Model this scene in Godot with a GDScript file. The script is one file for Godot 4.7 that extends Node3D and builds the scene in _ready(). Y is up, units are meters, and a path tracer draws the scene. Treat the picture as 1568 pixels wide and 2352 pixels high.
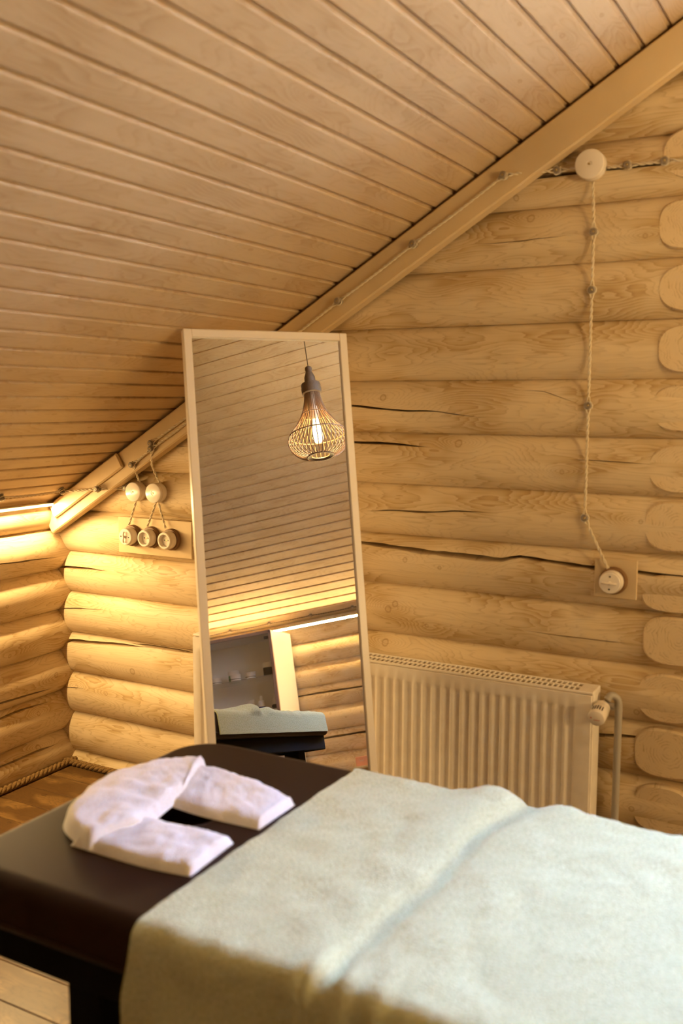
extends Node3D
# A log-built attic treatment room: massage table, leaning mirror, radiator, ceramic wiring on the logs.

const P := 0.18            # height of one log course
const Y0 := 0.948          # one joint of the back wall
const H0 := 1.145          # the left roof slope is y = H0 + TAN * x
const TAN := 0.6045
const XM := 6.0            # right wall
const HR := 1.62           # the right roof slope is y = HR + TAN * (XM - x)
const XR := 3.393          # ridge
const ZF := 5.4            # front wall, behind the camera
const WX0 := 2.90          # window opening in the back wall
const WX1 := 3.66
const WY0 := 1.488
const WY1 := 2.748
const SLOPE := 0.54373     # atan(TAN)

const CRACKS_BACK := [
	[6, [Vector3(1.30, 0.80, 0.005), Vector3(1.491, 0.789, 0.0050), Vector3(1.569, 0.778, 0.0060), Vector3(1.755, 0.720, 0.0075), Vector3(1.915, 0.690, 0.0080), Vector3(2.024, 0.682, 0.0060), Vector3(2.061, 0.740, 0.0050), Vector3(2.084, 0.766, 0.0045), Vector3(2.121, 0.751, 0.0055), Vector3(2.244, 0.713, 0.0060), Vector3(2.343, 0.689, 0.0065), Vector3(2.411, 0.699, 0.0060), Vector3(2.451, 0.680, 0.0060), Vector3(2.517, 0.652, 0.0055), Vector3(2.605, 0.659, 0.0050), Vector3(2.9, 0.62, 0.004)]],
	[9, [Vector3(1.3, 0.56, 0.0038), Vector3(1.454, 0.520, 0.0038), Vector3(1.548, 0.463, 0.0034), Vector3(1.666, 0.409, 0.0026), Vector3(1.780, 0.414, 0.0020), Vector3(1.860, 0.353, 0.0018), Vector3(1.953, 0.294, 0.0012)]],
	[8, [Vector3(1.3, 0.79, 0.0046), Vector3(1.465, 0.783, 0.0046), Vector3(1.617, 0.769, 0.0040), Vector3(1.750, 0.737, 0.0030)]],
	[7, [Vector3(1.521, 0.446, 0.0020), Vector3(1.619, 0.486, 0.0030), Vector3(1.736, 0.498, 0.0030), Vector3(1.849, 0.551, 0.0026), Vector3(1.982, 0.569, 0.0015)]],
	[13, [Vector3(1.95, 0.495, 0.0046), Vector3(2.061, 0.491, 0.0046), Vector3(2.236, 0.484, 0.0046), Vector3(2.329, 0.485, 0.0046), Vector3(2.432, 0.493, 0.0042), Vector3(2.555, 0.486, 0.0040), Vector3(2.8, 0.48, 0.003)]],
	[5, [Vector3(-0.035, 0.585, 0.0058), Vector3(0.048, 0.604, 0.0054), Vector3(0.174, 0.633, 0.0046), Vector3(0.282, 0.623, 0.0030)]],
	[3, [Vector3(-0.035, 0.744, 0.0078), Vector3(0.162, 0.807, 0.0070), Vector3(0.311, 0.858, 0.0060), Vector3(0.477, 0.904, 0.0045)]],
	[3, [Vector3(0.378, 0.770, 0.0035), Vector3(0.500, 0.807, 0.0055), Vector3(0.593, 0.905, 0.0055), Vector3(0.727, 0.940, 0.0055)]],
	[3, [Vector3(2.2, 0.6, 0.004), Vector3(2.346, 0.636, 0.0052), Vector3(2.430, 0.701, 0.0052), Vector3(2.497, 0.720, 0.0052), Vector3(2.564, 0.738, 0.0052), Vector3(2.626, 0.822, 0.0042)]],
	[2, [Vector3(-0.006, 0.594, 0.0015), Vector3(0.065, 0.631, 0.0025), Vector3(0.142, 0.673, 0.0020)]],
	[12, [Vector3(1.919, 0.442, 0.0012), Vector3(2.073, 0.424, 0.0015), Vector3(2.228, 0.455, 0.0012)]],
	[9, [Vector3(2.048, 0.817, 0.0010), Vector3(2.157, 0.777, 0.0014), Vector3(2.271, 0.564, 0.0012)]],
	[8, [Vector3(2.234, 0.582, 0.0014), Vector3(2.372, 0.576, 0.0018), Vector3(2.504, 0.556, 0.0014)]],
	[5, [Vector3(2.105, 0.411, 0.0014), Vector3(2.251, 0.395, 0.0018), Vector3(2.480, 0.388, 0.0014)]],
	[4, [Vector3(-0.035, 0.532, 0.0020), Vector3(0.117, 0.631, 0.0020), Vector3(0.267, 0.678, 0.0015)]],
	[8, [Vector3(0.594, 0.641, 0.0018), Vector3(0.656, 0.630, 0.0022), Vector3(0.734, 0.564, 0.0022)]]]
const CRACKS_LEFT := [
	[6, [Vector3(4.6, 0.45, 0.0018), Vector3(5.012, 0.413, 0.0024), Vector3(5.148, 0.373, 0.0024), Vector3(5.324, 0.328, 0.0018)]],
	[3, [Vector3(4.7, 0.26, 0.0030), Vector3(4.985, 0.240, 0.0039), Vector3(5.123, 0.214, 0.0034), Vector3(5.282, 0.179, 0.0025)]],
	[2, [Vector3(4.7, 0.84, 0.0030), Vector3(4.982, 0.85, 0.0039), Vector3(5.086, 0.87, 0.0032), Vector3(5.157, 0.86, 0.0022), Vector3(5.268, 0.84, 0.0030)]],
	[1, [Vector3(4.7, 0.76, 0.0030), Vector3(4.972, 0.753, 0.0040), Vector3(5.135, 0.753, 0.0034), Vector3(5.297, 0.743, 0.0030)]]]
const CRACKS_RIGHT := [
	[6, [Vector3(1.5, 0.62, 0.006), Vector3(1.803, 0.620, 0.0070), Vector3(1.979, 0.625, 0.0070), Vector3(2.164, 0.654, 0.0070), Vector3(2.5, 0.640, 0.0060)]],
	[4, [Vector3(1.5, 0.66, 0.006), Vector3(1.832, 0.676, 0.0080), Vector3(2.068, 0.698, 0.0085), Vector3(2.5, 0.650, 0.0070)]]]

var M := {}
var used := {}
var rng := RandomNumberGenerator.new()
var wob := FastNoiseLite.new()

# ---------------------------------------------------------------- naming and nodes

func numbered(called: String) -> String:
	var n: int = used.get(called, 0)
	used[called] = n + 1
	return called if n == 0 else "%s_%03d" % [called, n]

func tag(o: Node, label: String, category := "", group := "", kind := "") -> Node:
	o.set_meta("label", label)
	if category != "": o.set_meta("category", category)
	if group != "": o.set_meta("group", group)
	if kind != "": o.set_meta("kind", kind)
	return o

func thing(called: String, label: String, category: String, at := Vector3.ZERO, group := "") -> Node3D:
	var o := Node3D.new()
	o.name = numbered(called)
	add_child(o)
	o.position = at
	tag(o, label, category, group)
	return o

func obj(called: String, mesh: Mesh, m: Material, parent: Node) -> MeshInstance3D:
	var o := MeshInstance3D.new()
	o.name = numbered(called) if parent == self else called
	o.mesh = mesh
	o.material_override = m
	parent.add_child(o, true)
	return o

func structure(called: String, mesh: Mesh, m: Material, label: String) -> MeshInstance3D:
	var o := obj(called, mesh, m, self)
	tag(o, label, "", "", "structure")
	return o

# ---------------------------------------------------------------- materials

func lin(r: float, g: float, b: float) -> Color:
	return Color(r, g, b).linear_to_srgb()

func mat(c: Color, rough := 0.6, metal := 0.0, spec := 0.5) -> StandardMaterial3D:
	var m := StandardMaterial3D.new()
	m.albedo_color = c
	m.roughness = rough
	m.metallic = metal
	m.metallic_specular = spec
	return m

func field(seed_: int, w: int, h: int, freq: float, tw: int, th: int) -> PackedFloat32Array:
	var n := FastNoiseLite.new()
	n.seed = seed_
	n.noise_type = FastNoiseLite.TYPE_SIMPLEX_SMOOTH
	n.frequency = freq
	n.fractal_octaves = 3
	var im := n.get_seamless_image(w, h)
	im.convert(Image.FORMAT_RF)
	im.resize(tw, th, Image.INTERPOLATE_CUBIC)
	return im.get_data().to_float32_array()

# Flat-sawn timber: growth lines as contours of a field that bends round knots, fibres and patches of thin paint.
func wood_texture(seed_: int, w: int, h: int, strips: int, lines: float, knots: int, light: Color, dark: Color, patch: Color, contrast: float, patchy: float, metres: float) -> ImageTexture:
	var r := RandomNumberGenerator.new()
	r.seed = seed_
	var bend := field(seed_, 96, 96, 0.035, w, h)
	var fibre := field(seed_ + 1, 48, 512, 0.09, w, h)
	var blot := field(seed_ + 2, 96, 64, 0.06, w, h)
	var sh := h / strips
	var bump := PackedFloat32Array()
	bump.resize(w * h)
	var rim := PackedFloat32Array()
	rim.resize(w * h)
	var pxm := w / metres           # pixels for one metre along
	var pym := sh / P               # pixels for one metre across
	for s in strips:
		for k in knots:
			var cx := r.randf() * w
			var cy := (s + r.randf_range(0.15, 0.85)) * sh
			var big := r.randf_range(0.6, 1.3)
			var rx := 0.075 * big * pxm
			var ry := 0.026 * big * pym
			var kr := r.randf_range(0.006, 0.012)
			for y in range(maxi(int(cy - 3 * ry), s * sh), mini(int(cy + 3 * ry), (s + 1) * sh)):
				for dx in range(int(-3 * rx), int(3 * rx)):
					var x := posmod(int(cx) + dx, w)
					var ex := dx / rx
					var ey := (y - cy) / ry
					var d2 := ex * ex + ey * ey
					bump[y * w + x] += 0.55 * exp(-d2 * 0.7)
					var kx := dx / (kr * pxm)
					var ky := (y - cy) / (kr * pym)
					var kd := sqrt(kx * kx + ky * ky)
					if kd < 2.0:
						rim[y * w + x] = maxf(rim[y * w + x], exp(-pow((kd - 1.0) * 5.0, 2.0)) * 0.8 + (0.25 if kd < 1.0 else 0.0))
	var data := PackedByteArray()
	data.resize(w * h * 3)
	var l := light.srgb_to_linear()
	var dk := dark.srgb_to_linear()
	var pa := patch.srgb_to_linear()
	var lut := PackedByteArray()
	lut.resize(4096)
	for i in 4096:
		lut[i] = int(clampf(Color(i / 4095.0, 0, 0).linear_to_srgb().r * 255.0 + 0.5, 0, 255))
	var at := 0
	for y in h:
		var v := float(y % sh) / sh
		for x in w:
			var i := y * w + x
			var f := v * 0.55 + bend[i] * 1.15 + bump[i] + fibre[i] * 0.085
			var ring := f * lines
			ring -= floorf(ring)
			var line := ring * ring * ring
			line *= line
			if ring > 0.94: line *= (1.0 - ring) * 16.0
			var t := clampf(line * contrast * (0.35 + 1.1 * blot[i]) + (fibre[i] - 0.5) * 0.5 * contrast + rim[i] * 0.75, 0.0, 1.0)
			var b := clampf((blot[i] - 0.42) * patchy * 3.0, 0.0, 1.0) * (0.35 + 0.65 * minf(1.0, ring * 1.4))
			var cr := lerpf(lerpf(l.r, pa.r, b), dk.r, t)
			var cg := lerpf(lerpf(l.g, pa.g, b), dk.g, t)
			var cb := lerpf(lerpf(l.b, pa.b, b), dk.b, t)
			data[at] = lut[int(cr * 4095.0)]
			data[at + 1] = lut[int(cg * 4095.0)]
			data[at + 2] = lut[int(cb * 4095.0)]
			at += 3
	return ImageTexture.create_from_image(Image.create_from_data(w, h, false, Image.FORMAT_RGB8, data))

# End grain: rings round an off-centre heart with a few drying splits.
func end_texture(seed_: int) -> ImageTexture:
	var n := FastNoiseLite.new()
	n.seed = seed_
	n.frequency = 0.012
	var im := Image.create(256, 256, false, Image.FORMAT_RGB8)
	var l := Color(0.66, 0.505, 0.305)
	var d := Color(0.33, 0.21, 0.09)
	for y in 256:
		for x in 256:
			var p := Vector2(x - 140, y - 120)
			var r := p.length() * (1.0 + 0.25 * n.get_noise_2d(x, y)) / 11.0
			var ring := r - floorf(r)
			var t := pow(ring, 5.0) * clampf(0.3 + 1.7 * n.get_noise_2d(x * 2.0 + 400.0, y * 2.0), 0.05, 0.8)
			im.set_pixel(x, y, l.lerp(d, t).linear_to_srgb())
	return ImageTexture.create_from_image(im)

func noise_tex(seed_: int, freq: float, ramp: Array, size := 512, normal := false, strength := 4.0, kind := FastNoiseLite.TYPE_SIMPLEX_SMOOTH) -> NoiseTexture2D:
	var n := FastNoiseLite.new()
	n.seed = seed_
	n.noise_type = kind
	n.frequency = freq
	n.fractal_octaves = 4
	var t := NoiseTexture2D.new()
	t.width = size
	t.height = size
	t.seamless = true
	t.noise = n
	if normal:
		t.as_normal_map = true
		t.bump_strength = strength
	elif ramp.size() > 0:
		var g := Gradient.new()
		g.offsets = PackedFloat32Array(range(ramp.size()).map(func(i): return float(i) / (ramp.size() - 1)))
		g.colors = PackedColorArray(ramp)
		t.color_ramp = g
	return t

func triplanar(m: StandardMaterial3D, scale: float) -> StandardMaterial3D:
	m.uv1_triplanar = true
	m.uv1_world_triplanar = true
	m.uv1_scale = Vector3.ONE * scale
	return m

func make_materials() -> void:
	M.log = mat(Color.WHITE, 0.52, 0.0, 0.42)
	M.log.albedo_texture = wood_texture(11, 2048, 1024, 4, 10.5, 5, lin(0.67, 0.525, 0.325), lin(0.34, 0.21, 0.09), lin(0.50, 0.35, 0.165), 0.75, 1.15, 3.0)
	M.board = mat(Color.WHITE, 0.5, 0.0, 0.4)
	M.board.albedo_texture = wood_texture(23, 1024, 1024, 8, 7.0, 1, lin(0.54, 0.395, 0.232), lin(0.34, 0.21, 0.09), lin(0.47, 0.33, 0.18), 0.45, 0.9, 2.4)
	M.floor = mat(Color.WHITE, 0.36, 0.0, 0.5)
	M.floor.albedo_texture = wood_texture(37, 1024, 512, 4, 9.0, 3, lin(0.105, 0.052, 0.014), lin(0.03, 0.013, 0.004), lin(0.23, 0.125, 0.038), 0.95, 1.2, 2.0)
	M.trim = triplanar(mat(lin(0.66, 0.50, 0.29), 0.5, 0.0, 0.4), 1.0)
	M.trim.albedo_texture = noise_tex(5, 0.01, [Color(0.93, 0.92, 0.9), Color(1, 1, 1)], 256)
	M.end = []
	for i in 4:
		var m := mat(Color.WHITE, 0.6, 0.0, 0.35)
		m.albedo_texture = end_texture(50 + i)
		M.end.append(m)
	M.backing = mat(lin(0.45, 0.34, 0.2), 0.9)
	M.rope = triplanar(mat(Color.WHITE, 0.85, 0.0, 0.2), 14.0)
	M.rope.albedo_texture = noise_tex(8, 0.03, [lin(0.09, 0.048, 0.016), lin(0.20, 0.115, 0.042), lin(0.33, 0.21, 0.09)], 256)
	M.rope.normal_enabled = true
	M.rope.normal_texture = noise_tex(9, 0.06, [], 256, true, 5.0)
	M.cord = mat(lin(0.66, 0.56, 0.40), 0.7, 0.0, 0.3)
	M.darkcord = mat(lin(0.12, 0.085, 0.05), 0.7, 0.0, 0.3)
	M.knob = triplanar(mat(Color.WHITE, 0.42, 0.0, 0.5), 40.0)
	M.knob.albedo_texture = noise_tex(13, 0.02, [lin(0.20, 0.155, 0.11), lin(0.30, 0.24, 0.175)], 128)
	M.brass = mat(lin(0.55, 0.40, 0.18), 0.35, 1.0)
	M.ceramic = mat(lin(0.78, 0.70, 0.60), 0.22, 0.0, 0.5)
	M.dark = mat(lin(0.03, 0.02, 0.014), 0.6)
	M.ringwood = triplanar(mat(Color.WHITE, 0.5, 0.0, 0.4), 10.0)
	M.ringwood.albedo_texture = noise_tex(17, 0.02, [lin(0.15, 0.075, 0.03), lin(0.24, 0.13, 0.05)], 128)
	M.white = mat(lin(0.80, 0.74, 0.67), 0.35, 0.0, 0.5)
	M.radiator = triplanar(mat(lin(0.87, 0.80, 0.71), 0.4, 0.0, 0.5), 3.0)
	M.radiator.albedo_texture = noise_tex(19, 0.02, [Color(0.96, 0.95, 0.94), Color(1, 1, 1)], 256)
	M.frame = mat(lin(0.80, 0.72, 0.64), 0.32, 0.0, 0.5)
	M.mirror = mat(lin(0.86, 0.87, 0.84), 0.0, 1.0)
	M.leather = triplanar(mat(lin(0.024, 0.0098, 0.0062), 0.45, 0.0, 0.2), 9.0)
	M.leather.normal_enabled = true
	M.leather.normal_scale = 0.25
	M.leather.normal_texture = noise_tex(21, 0.09, [], 512, true, 3.0, FastNoiseLite.TYPE_CELLULAR)
	M.black = mat(lin(0.008, 0.007, 0.007), 0.75, 0.0, 0.15)
	M.sheet = triplanar(mat(Color.WHITE, 0.95, 0.0, 0.1), 4.0)
	M.sheet.albedo_texture = noise_tex(25, 0.05, [lin(0.44, 0.47, 0.26), lin(0.56, 0.59, 0.37), lin(0.64, 0.66, 0.44), lin(0.76, 0.78, 0.58)], 512)
	M.sheet.normal_enabled = true
	M.sheet.normal_scale = 0.9
	M.sheet.normal_texture = noise_tex(26, 0.07, [], 512, true, 5.0)
	M.sheet.rim_enabled = true
	M.sheet.rim = 0.3
	M.towel = triplanar(mat(Color.WHITE, 0.95, 0.0, 0.1), 4.5)
	M.towel.albedo_texture = noise_tex(28, 0.05, [lin(0.80, 0.80, 0.83), lin(0.85, 0.85, 0.88), lin(0.88, 0.88, 0.91)], 512)
	M.towel.normal_enabled = true
	M.towel.normal_scale = 0.6
	M.towel.normal_texture = noise_tex(29, 0.07, [], 512, true, 5.0)
	M.towel.rim_enabled = true
	M.towel.rim = 0.3
	M.rattan = mat(lin(0.12, 0.055, 0.02), 0.5, 0.0, 0.4)
	M.rattan_dark = triplanar(mat(Color.WHITE, 0.55, 0.0, 0.4), 30.0)
	M.rattan_dark.albedo_texture = noise_tex(31, 0.03, [lin(0.05, 0.024, 0.009), lin(0.105, 0.052, 0.02)], 128)
	M.glass = mat(Color(0.92, 0.97, 0.95, 0.08), 0.02)
	M.glass.transparency = BaseMaterial3D.TRANSPARENCY_ALPHA
	M.tinted = mat(lin(0.20, 0.15, 0.07), 0.02, 0.0, 0.35)
	M.tinted.albedo_color.a = 0.07
	M.tinted.transparency = BaseMaterial3D.TRANSPARENCY_ALPHA
	M.doorframe = mat(lin(0.30, 0.19, 0.13), 0.4, 0.3)
	M.green = mat(lin(0.16, 0.27, 0.07), 0.35)
	M.blue = mat(lin(0.03, 0.05, 0.22), 0.4)
	M.peach = mat(lin(0.72, 0.34, 0.20), 0.5)
	M.steel = mat(lin(0.55, 0.54, 0.52), 0.3, 1.0)
	M.alu = mat(lin(0.7, 0.68, 0.64), 0.4, 1.0)
	M.red = mat(lin(0.5, 0.07, 0.03), 0.5)

# ---------------------------------------------------------------- shapes

func st_new() -> SurfaceTool:
	var st := SurfaceTool.new()
	st.begin(Mesh.PRIMITIVE_TRIANGLES)
	return st

func done(st: SurfaceTool) -> ArrayMesh:
	st.generate_normals()
	return st.commit()

func vert(st: SurfaceTool, p: Vector3, uv := Vector2.ZERO) -> void:
	st.set_uv(uv)
	st.add_vertex(p)

# corners run anticlockwise as seen from outside
func quad(st: SurfaceTool, a: Vector3, b: Vector3, c: Vector3, d: Vector3, ua := Vector2.ZERO, ub := Vector2.ZERO, uc := Vector2.ZERO, ud := Vector2.ZERO) -> void:
	vert(st, a, ua); vert(st, c, uc); vert(st, b, ub)
	vert(st, a, ua); vert(st, d, ud); vert(st, c, uc)

# a convex face turned away from ctr
func face(st: SurfaceTool, pts: Array, ctr: Vector3) -> void:
	var mid := Vector3.ZERO
	for p in pts: mid += p
	mid /= pts.size()
	var n: Vector3 = (pts[1] - pts[0]).cross(pts[2] - pts[0])
	if n.dot(mid - ctr) < 0.0: pts.reverse()
	for i in range(1, pts.size() - 1):
		vert(st, pts[0]); vert(st, pts[i + 1]); vert(st, pts[i])

func cbox(st: SurfaceTool, size: Vector3, c: float, xf := Transform3D()) -> void:
	st.set_smooth_group(-1)
	var h := size / 2.0
	var g := func(s: Vector3, ax: int) -> Vector3:
		var q := Vector3(s.x * (h.x - c), s.y * (h.y - c), s.z * (h.z - c))
		q[ax] = s[ax] * h[ax]
		return xf * q
	var o := xf.origin
	var sg := [-1.0, 1.0]
	for ax in 3:
		var b := (ax + 1) % 3
		var d := (ax + 2) % 3
		for s in sg:
			var f := []
			for k in [[-1.0, -1.0], [1.0, -1.0], [1.0, 1.0], [-1.0, 1.0]]:
				var v := Vector3.ZERO
				v[ax] = s; v[b] = k[0]; v[d] = k[1]
				f.append(g.call(v, ax))
			face(st, f, o)
			for t in sg:
				var e := []
				for k in [[-1.0, ax], [1.0, ax], [1.0, b], [-1.0, b]]:
					var v := Vector3.ZERO
					v[ax] = s; v[b] = t; v[d] = k[0]
					e.append(g.call(v, k[1]))
				face(st, e, o)
	for x in sg:
		for y in sg:
			for z in sg:
				var v := Vector3(x, y, z)
				face(st, [g.call(v, 0), g.call(v, 1), g.call(v, 2)], o)

func box_mesh(size: Vector3, c := 0.002, xf := Transform3D()) -> ArrayMesh:
	var st := st_new()
	cbox(st, size, c, xf)
	return done(st)

func at(p: Vector3) -> Transform3D:
	return Transform3D(Basis(), p)

# rows of points; columns run to the right and rows upwards as seen from outside
func grid(st: SurfaceTool, rows: Array, group := 0, uvs := []) -> void:
	st.set_smooth_group(group)
	for i in rows.size() - 1:
		var a: PackedVector3Array = rows[i]
		var b: PackedVector3Array = rows[i + 1]
		for j in a.size() - 1:
			if uvs.is_empty():
				quad(st, a[j], a[j + 1], b[j + 1], b[j])
			else:
				quad(st, a[j], a[j + 1], b[j + 1], b[j], uvs[i][j], uvs[i][j + 1], uvs[i + 1][j + 1], uvs[i + 1][j])

var next_group := 1

# profile of (radius, height) from bottom to top; sharp bends stay sharp
func lathe(st: SurfaceTool, prof: Array, seg: int, xf := Transform3D(), crease := 38.0) -> void:
	next_group += 1
	var prev := Vector2.ZERO
	for i in prof.size() - 1:
		var d: Vector2 = (prof[i + 1] - prof[i]).normalized()
		if i > 0 and absf(rad_to_deg(prev.angle_to(d))) > crease: next_group += 1
		prev = d
		var rows := []
		for k in 2:
			var r := PackedVector3Array()
			for j in seg + 1:
				var a := TAU * (j % seg) / seg
				r.append(xf * Vector3(prof[i + k].x * sin(a), prof[i + k].y, prof[i + k].x * cos(a)))
			rows.append(r)
		grid(st, rows, next_group)

func lathe_mesh(prof: Array, seg: int, xf := Transform3D()) -> ArrayMesh:
	var st := st_new()
	lathe(st, prof, seg, xf)
	return done(st)

func tube(st: SurfaceTool, pts: PackedVector3Array, r: float, seg := 6, caps := true, flat := 1.0) -> void:
	next_group += 1
	var n := pts.size()
	var t0 := (pts[1] - pts[0]).normalized()
	var u := t0.cross(Vector3.UP if absf(t0.y) < 0.9 else Vector3.RIGHT).normalized()
	var rows := []
	for i in n:
		var t := (pts[mini(i + 1, n - 1)] - pts[maxi(i - 1, 0)]).normalized()
		u = (u - t * u.dot(t)).normalized()
		var w := t.cross(u)
		var row := PackedVector3Array()
		for j in seg + 1:
			var a := TAU * (j % seg) / seg
			row.append(pts[i] + (u * cos(a) + w * sin(a) * flat) * r)
		rows.append(row)
	grid(st, rows, next_group)
	if caps:
		st.set_smooth_group(-1)
		for e in [0, n - 1]:
			var inner: Vector3 = pts[1] if e == 0 else pts[n - 2]
			face(st, Array(rows[e]).slice(0, seg), inner)

func tube_mesh(pts: PackedVector3Array, r: float, seg := 6) -> ArrayMesh:
	var st := st_new()
	tube(st, pts, r, seg)
	return done(st)

func smooth(pts: Array, per := 8) -> PackedVector3Array:
	var out := PackedVector3Array()
	for i in pts.size() - 1:
		var a: Vector3 = pts[maxi(i - 1, 0)]
		var b: Vector3 = pts[i]
		var c: Vector3 = pts[i + 1]
		var d: Vector3 = pts[mini(i + 2, pts.size() - 1)]
		for k in per: out.append(b.cubic_interpolate(c, a, d, float(k) / per))
	out.append(pts[-1])
	return out

# ---------------------------------------------------------------- logs

func log_z(s: float, bulge: float) -> float:
	var e := (s - 0.47) / 0.56
	var lip := clampf(s / 0.045, 0.0, 1.0)
	return -0.026 + (0.068 + bulge) * sqrt(maxf(0.0, 1.0 - e * e)) - 0.005 * (1.0 - lip) * (1.0 - lip)

# A log of the wall: local x along it, y up from its lower joint, z into the room; cracks are real clefts.
func log_mesh(x0: float, x1: float, cracks: Array, seed_: int) -> ArrayMesh:
	var st := st_new()
	var r := RandomNumberGenerator.new()
	r.seed = seed_
	var bulge := r.randf_range(-0.004, 0.006)
	var strip := r.randi() % 4
	var uoff := r.randf()
	var flip := -1.0 if r.randf() < 0.5 else 1.0
	var n := maxi(2, int(ceil((x1 - x0) / (0.03 if cracks.size() > 0 else 0.09))))
	var list := []
	for c in cracks:
		var m := 0.0
		for p in c: m += p.y / c.size()
		list.append([m, c])
	list.sort_custom(func(a, b): return a[0] < b[0])
	# for each column the bounds of the bodies between the clefts
	var lo := []
	var hi := []
	var dep := []
	for i in n + 1:
		var x := lerpf(x0, x1, float(i) / n)
		var l := [0.0]
		var h := []
		var d := []
		var last := 0.02
		for c in list:
			var pts: Array = c[1]
			var s: float = pts[0].y
			var w := 0.0
			if x >= pts[-1].x: s = pts[-1].y
			elif x > pts[0].x:
				for k in pts.size() - 1:
					if x <= pts[k + 1].x:
						var f: float = (x - pts[k].x) / (pts[k + 1].x - pts[k].x)
						s = lerpf(pts[k].y, pts[k + 1].y, f)
						w = lerpf(pts[k].z, pts[k + 1].z, f)
						break
				w *= clampf(minf(x - pts[0].x, pts[-1].x - x) / 0.09, 0.0, 1.0)
				s += 0.012 * wob.get_noise_2d(x * 90.0, seed_ * 7.0)
				w *= 0.85 + 0.5 * wob.get_noise_2d(x * 160.0, seed_ * 3.0)
			s = maxf(s, last + 0.03)
			w *= 1.35
			h.append(s - w / P)
			l.append(s + w / P)
			d.append(clampf(w * 12.0, 0.0, 0.07))
			last = l[-1]
		h.append(1.0)
		lo.append(l)
		hi.append(h)
		dep.append(d)
	var put := func(x: float, s: float, sink: float) -> Vector3:
		var wv := wob.get_noise_2d(x * 40.0, seed_ * 13.0)
		var wy := wob.get_noise_2d(x * 30.0 + 500.0, seed_ * 5.0)
		return Vector3(x, s * P + 0.004 * wy * (1.0 - s) * s * 4.0, log_z(s, bulge) + 0.005 * wv - sink)
	var uv := func(x: float, s: float) -> Vector2:
		return Vector2((x * flip) / 3.0 + uoff, (strip + 0.02 + 0.96 * s) / 4.0)
	for b in list.size() + 1:
		var span: float = (list[b][0] if b < list.size() else 1.0) - (list[b - 1][0] if b > 0 else 0.0)
		var rn := maxi(3, int(round(span * 16.0)))
		var rows := []
		var uvs := []
		for k in rn + 1:
			var row := PackedVector3Array()
			var ur := PackedVector2Array()
			for i in n + 1:
				var x := lerpf(x0, x1, float(i) / n)
				var s := lerpf(lo[i][b], hi[i][b], float(k) / rn)
				row.append(put.call(x, s, 0.0))
				ur.append(uv.call(x, s))
			rows.append(row)
			uvs.append(ur)
		grid(st, rows, 10 + b, uvs)
		if b < list.size():
			for half in 2:
				var cr := []
				var cu := []
				for k in 2:
					var row := PackedVector3Array()
					var ur := PackedVector2Array()
					for i in n + 1:
						var x := lerpf(x0, x1, float(i) / n)
						var a: float = hi[i][b]
						var e: float = lo[i][b + 1]
						var deep := (k == 1) == (half == 0)
						var s := (a * 0.5 + e * 0.5) if deep else (a if half == 0 else e)
						row.append(put.call(x, s, dep[i][b] if deep else 0.0))
						ur.append(uv.call(x, s))
					cr.append(row)
					cu.append(ur)
				grid(st, cr, 40 + b * 2 + half, cu)
	# under side, upper side, ends
	st.set_smooth_group(-1)
	for i in n:
		var xa := lerpf(x0, x1, float(i) / n)
		var xb := lerpf(x0, x1, float(i + 1) / n)
		for s in [0.0, 1.0]:
			var a: Vector3 = put.call(xa, s, 0.0)
			var b: Vector3 = put.call(xb, s, 0.0)
			face(st, [a, b, Vector3(xb, b.y, -0.08), Vector3(xa, a.y, -0.08)], Vector3(xa, P / 2.0, -0.02))
	for x in [x0, x1]:
		var f := [Vector3(x, 0, -0.08)]
		for k in 13: f.append(put.call(x, k / 12.0, 0.0))
		f.append(Vector3(x, P, -0.08))
		face(st, f, Vector3((x0 + x1) / 2.0, P / 2.0, -0.03))
	return done(st)

func add_log(parent: Node3D, x0: float, x1: float, y: float, cracks: Array, seed_: int) -> void:
	var o := obj("log", log_mesh(x0, x1, cracks, seed_), M.log, parent)
	o.position.y = y

func slab(st: SurfaceTool, x0: float, x1: float, y0: float, y1: float, z0: float, z1: float) -> void:
	cbox(st, Vector3(x1 - x0, y1 - y0, z1 - z0), 0.001, at(Vector3((x0 + x1) / 2, (y0 + y1) / 2, (z0 + z1) / 2)))

func pick(all: Array, k: int) -> Array:
	var out := []
	for c in all:
		if c[0] == k: out.append(c[1])
	return out

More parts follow.
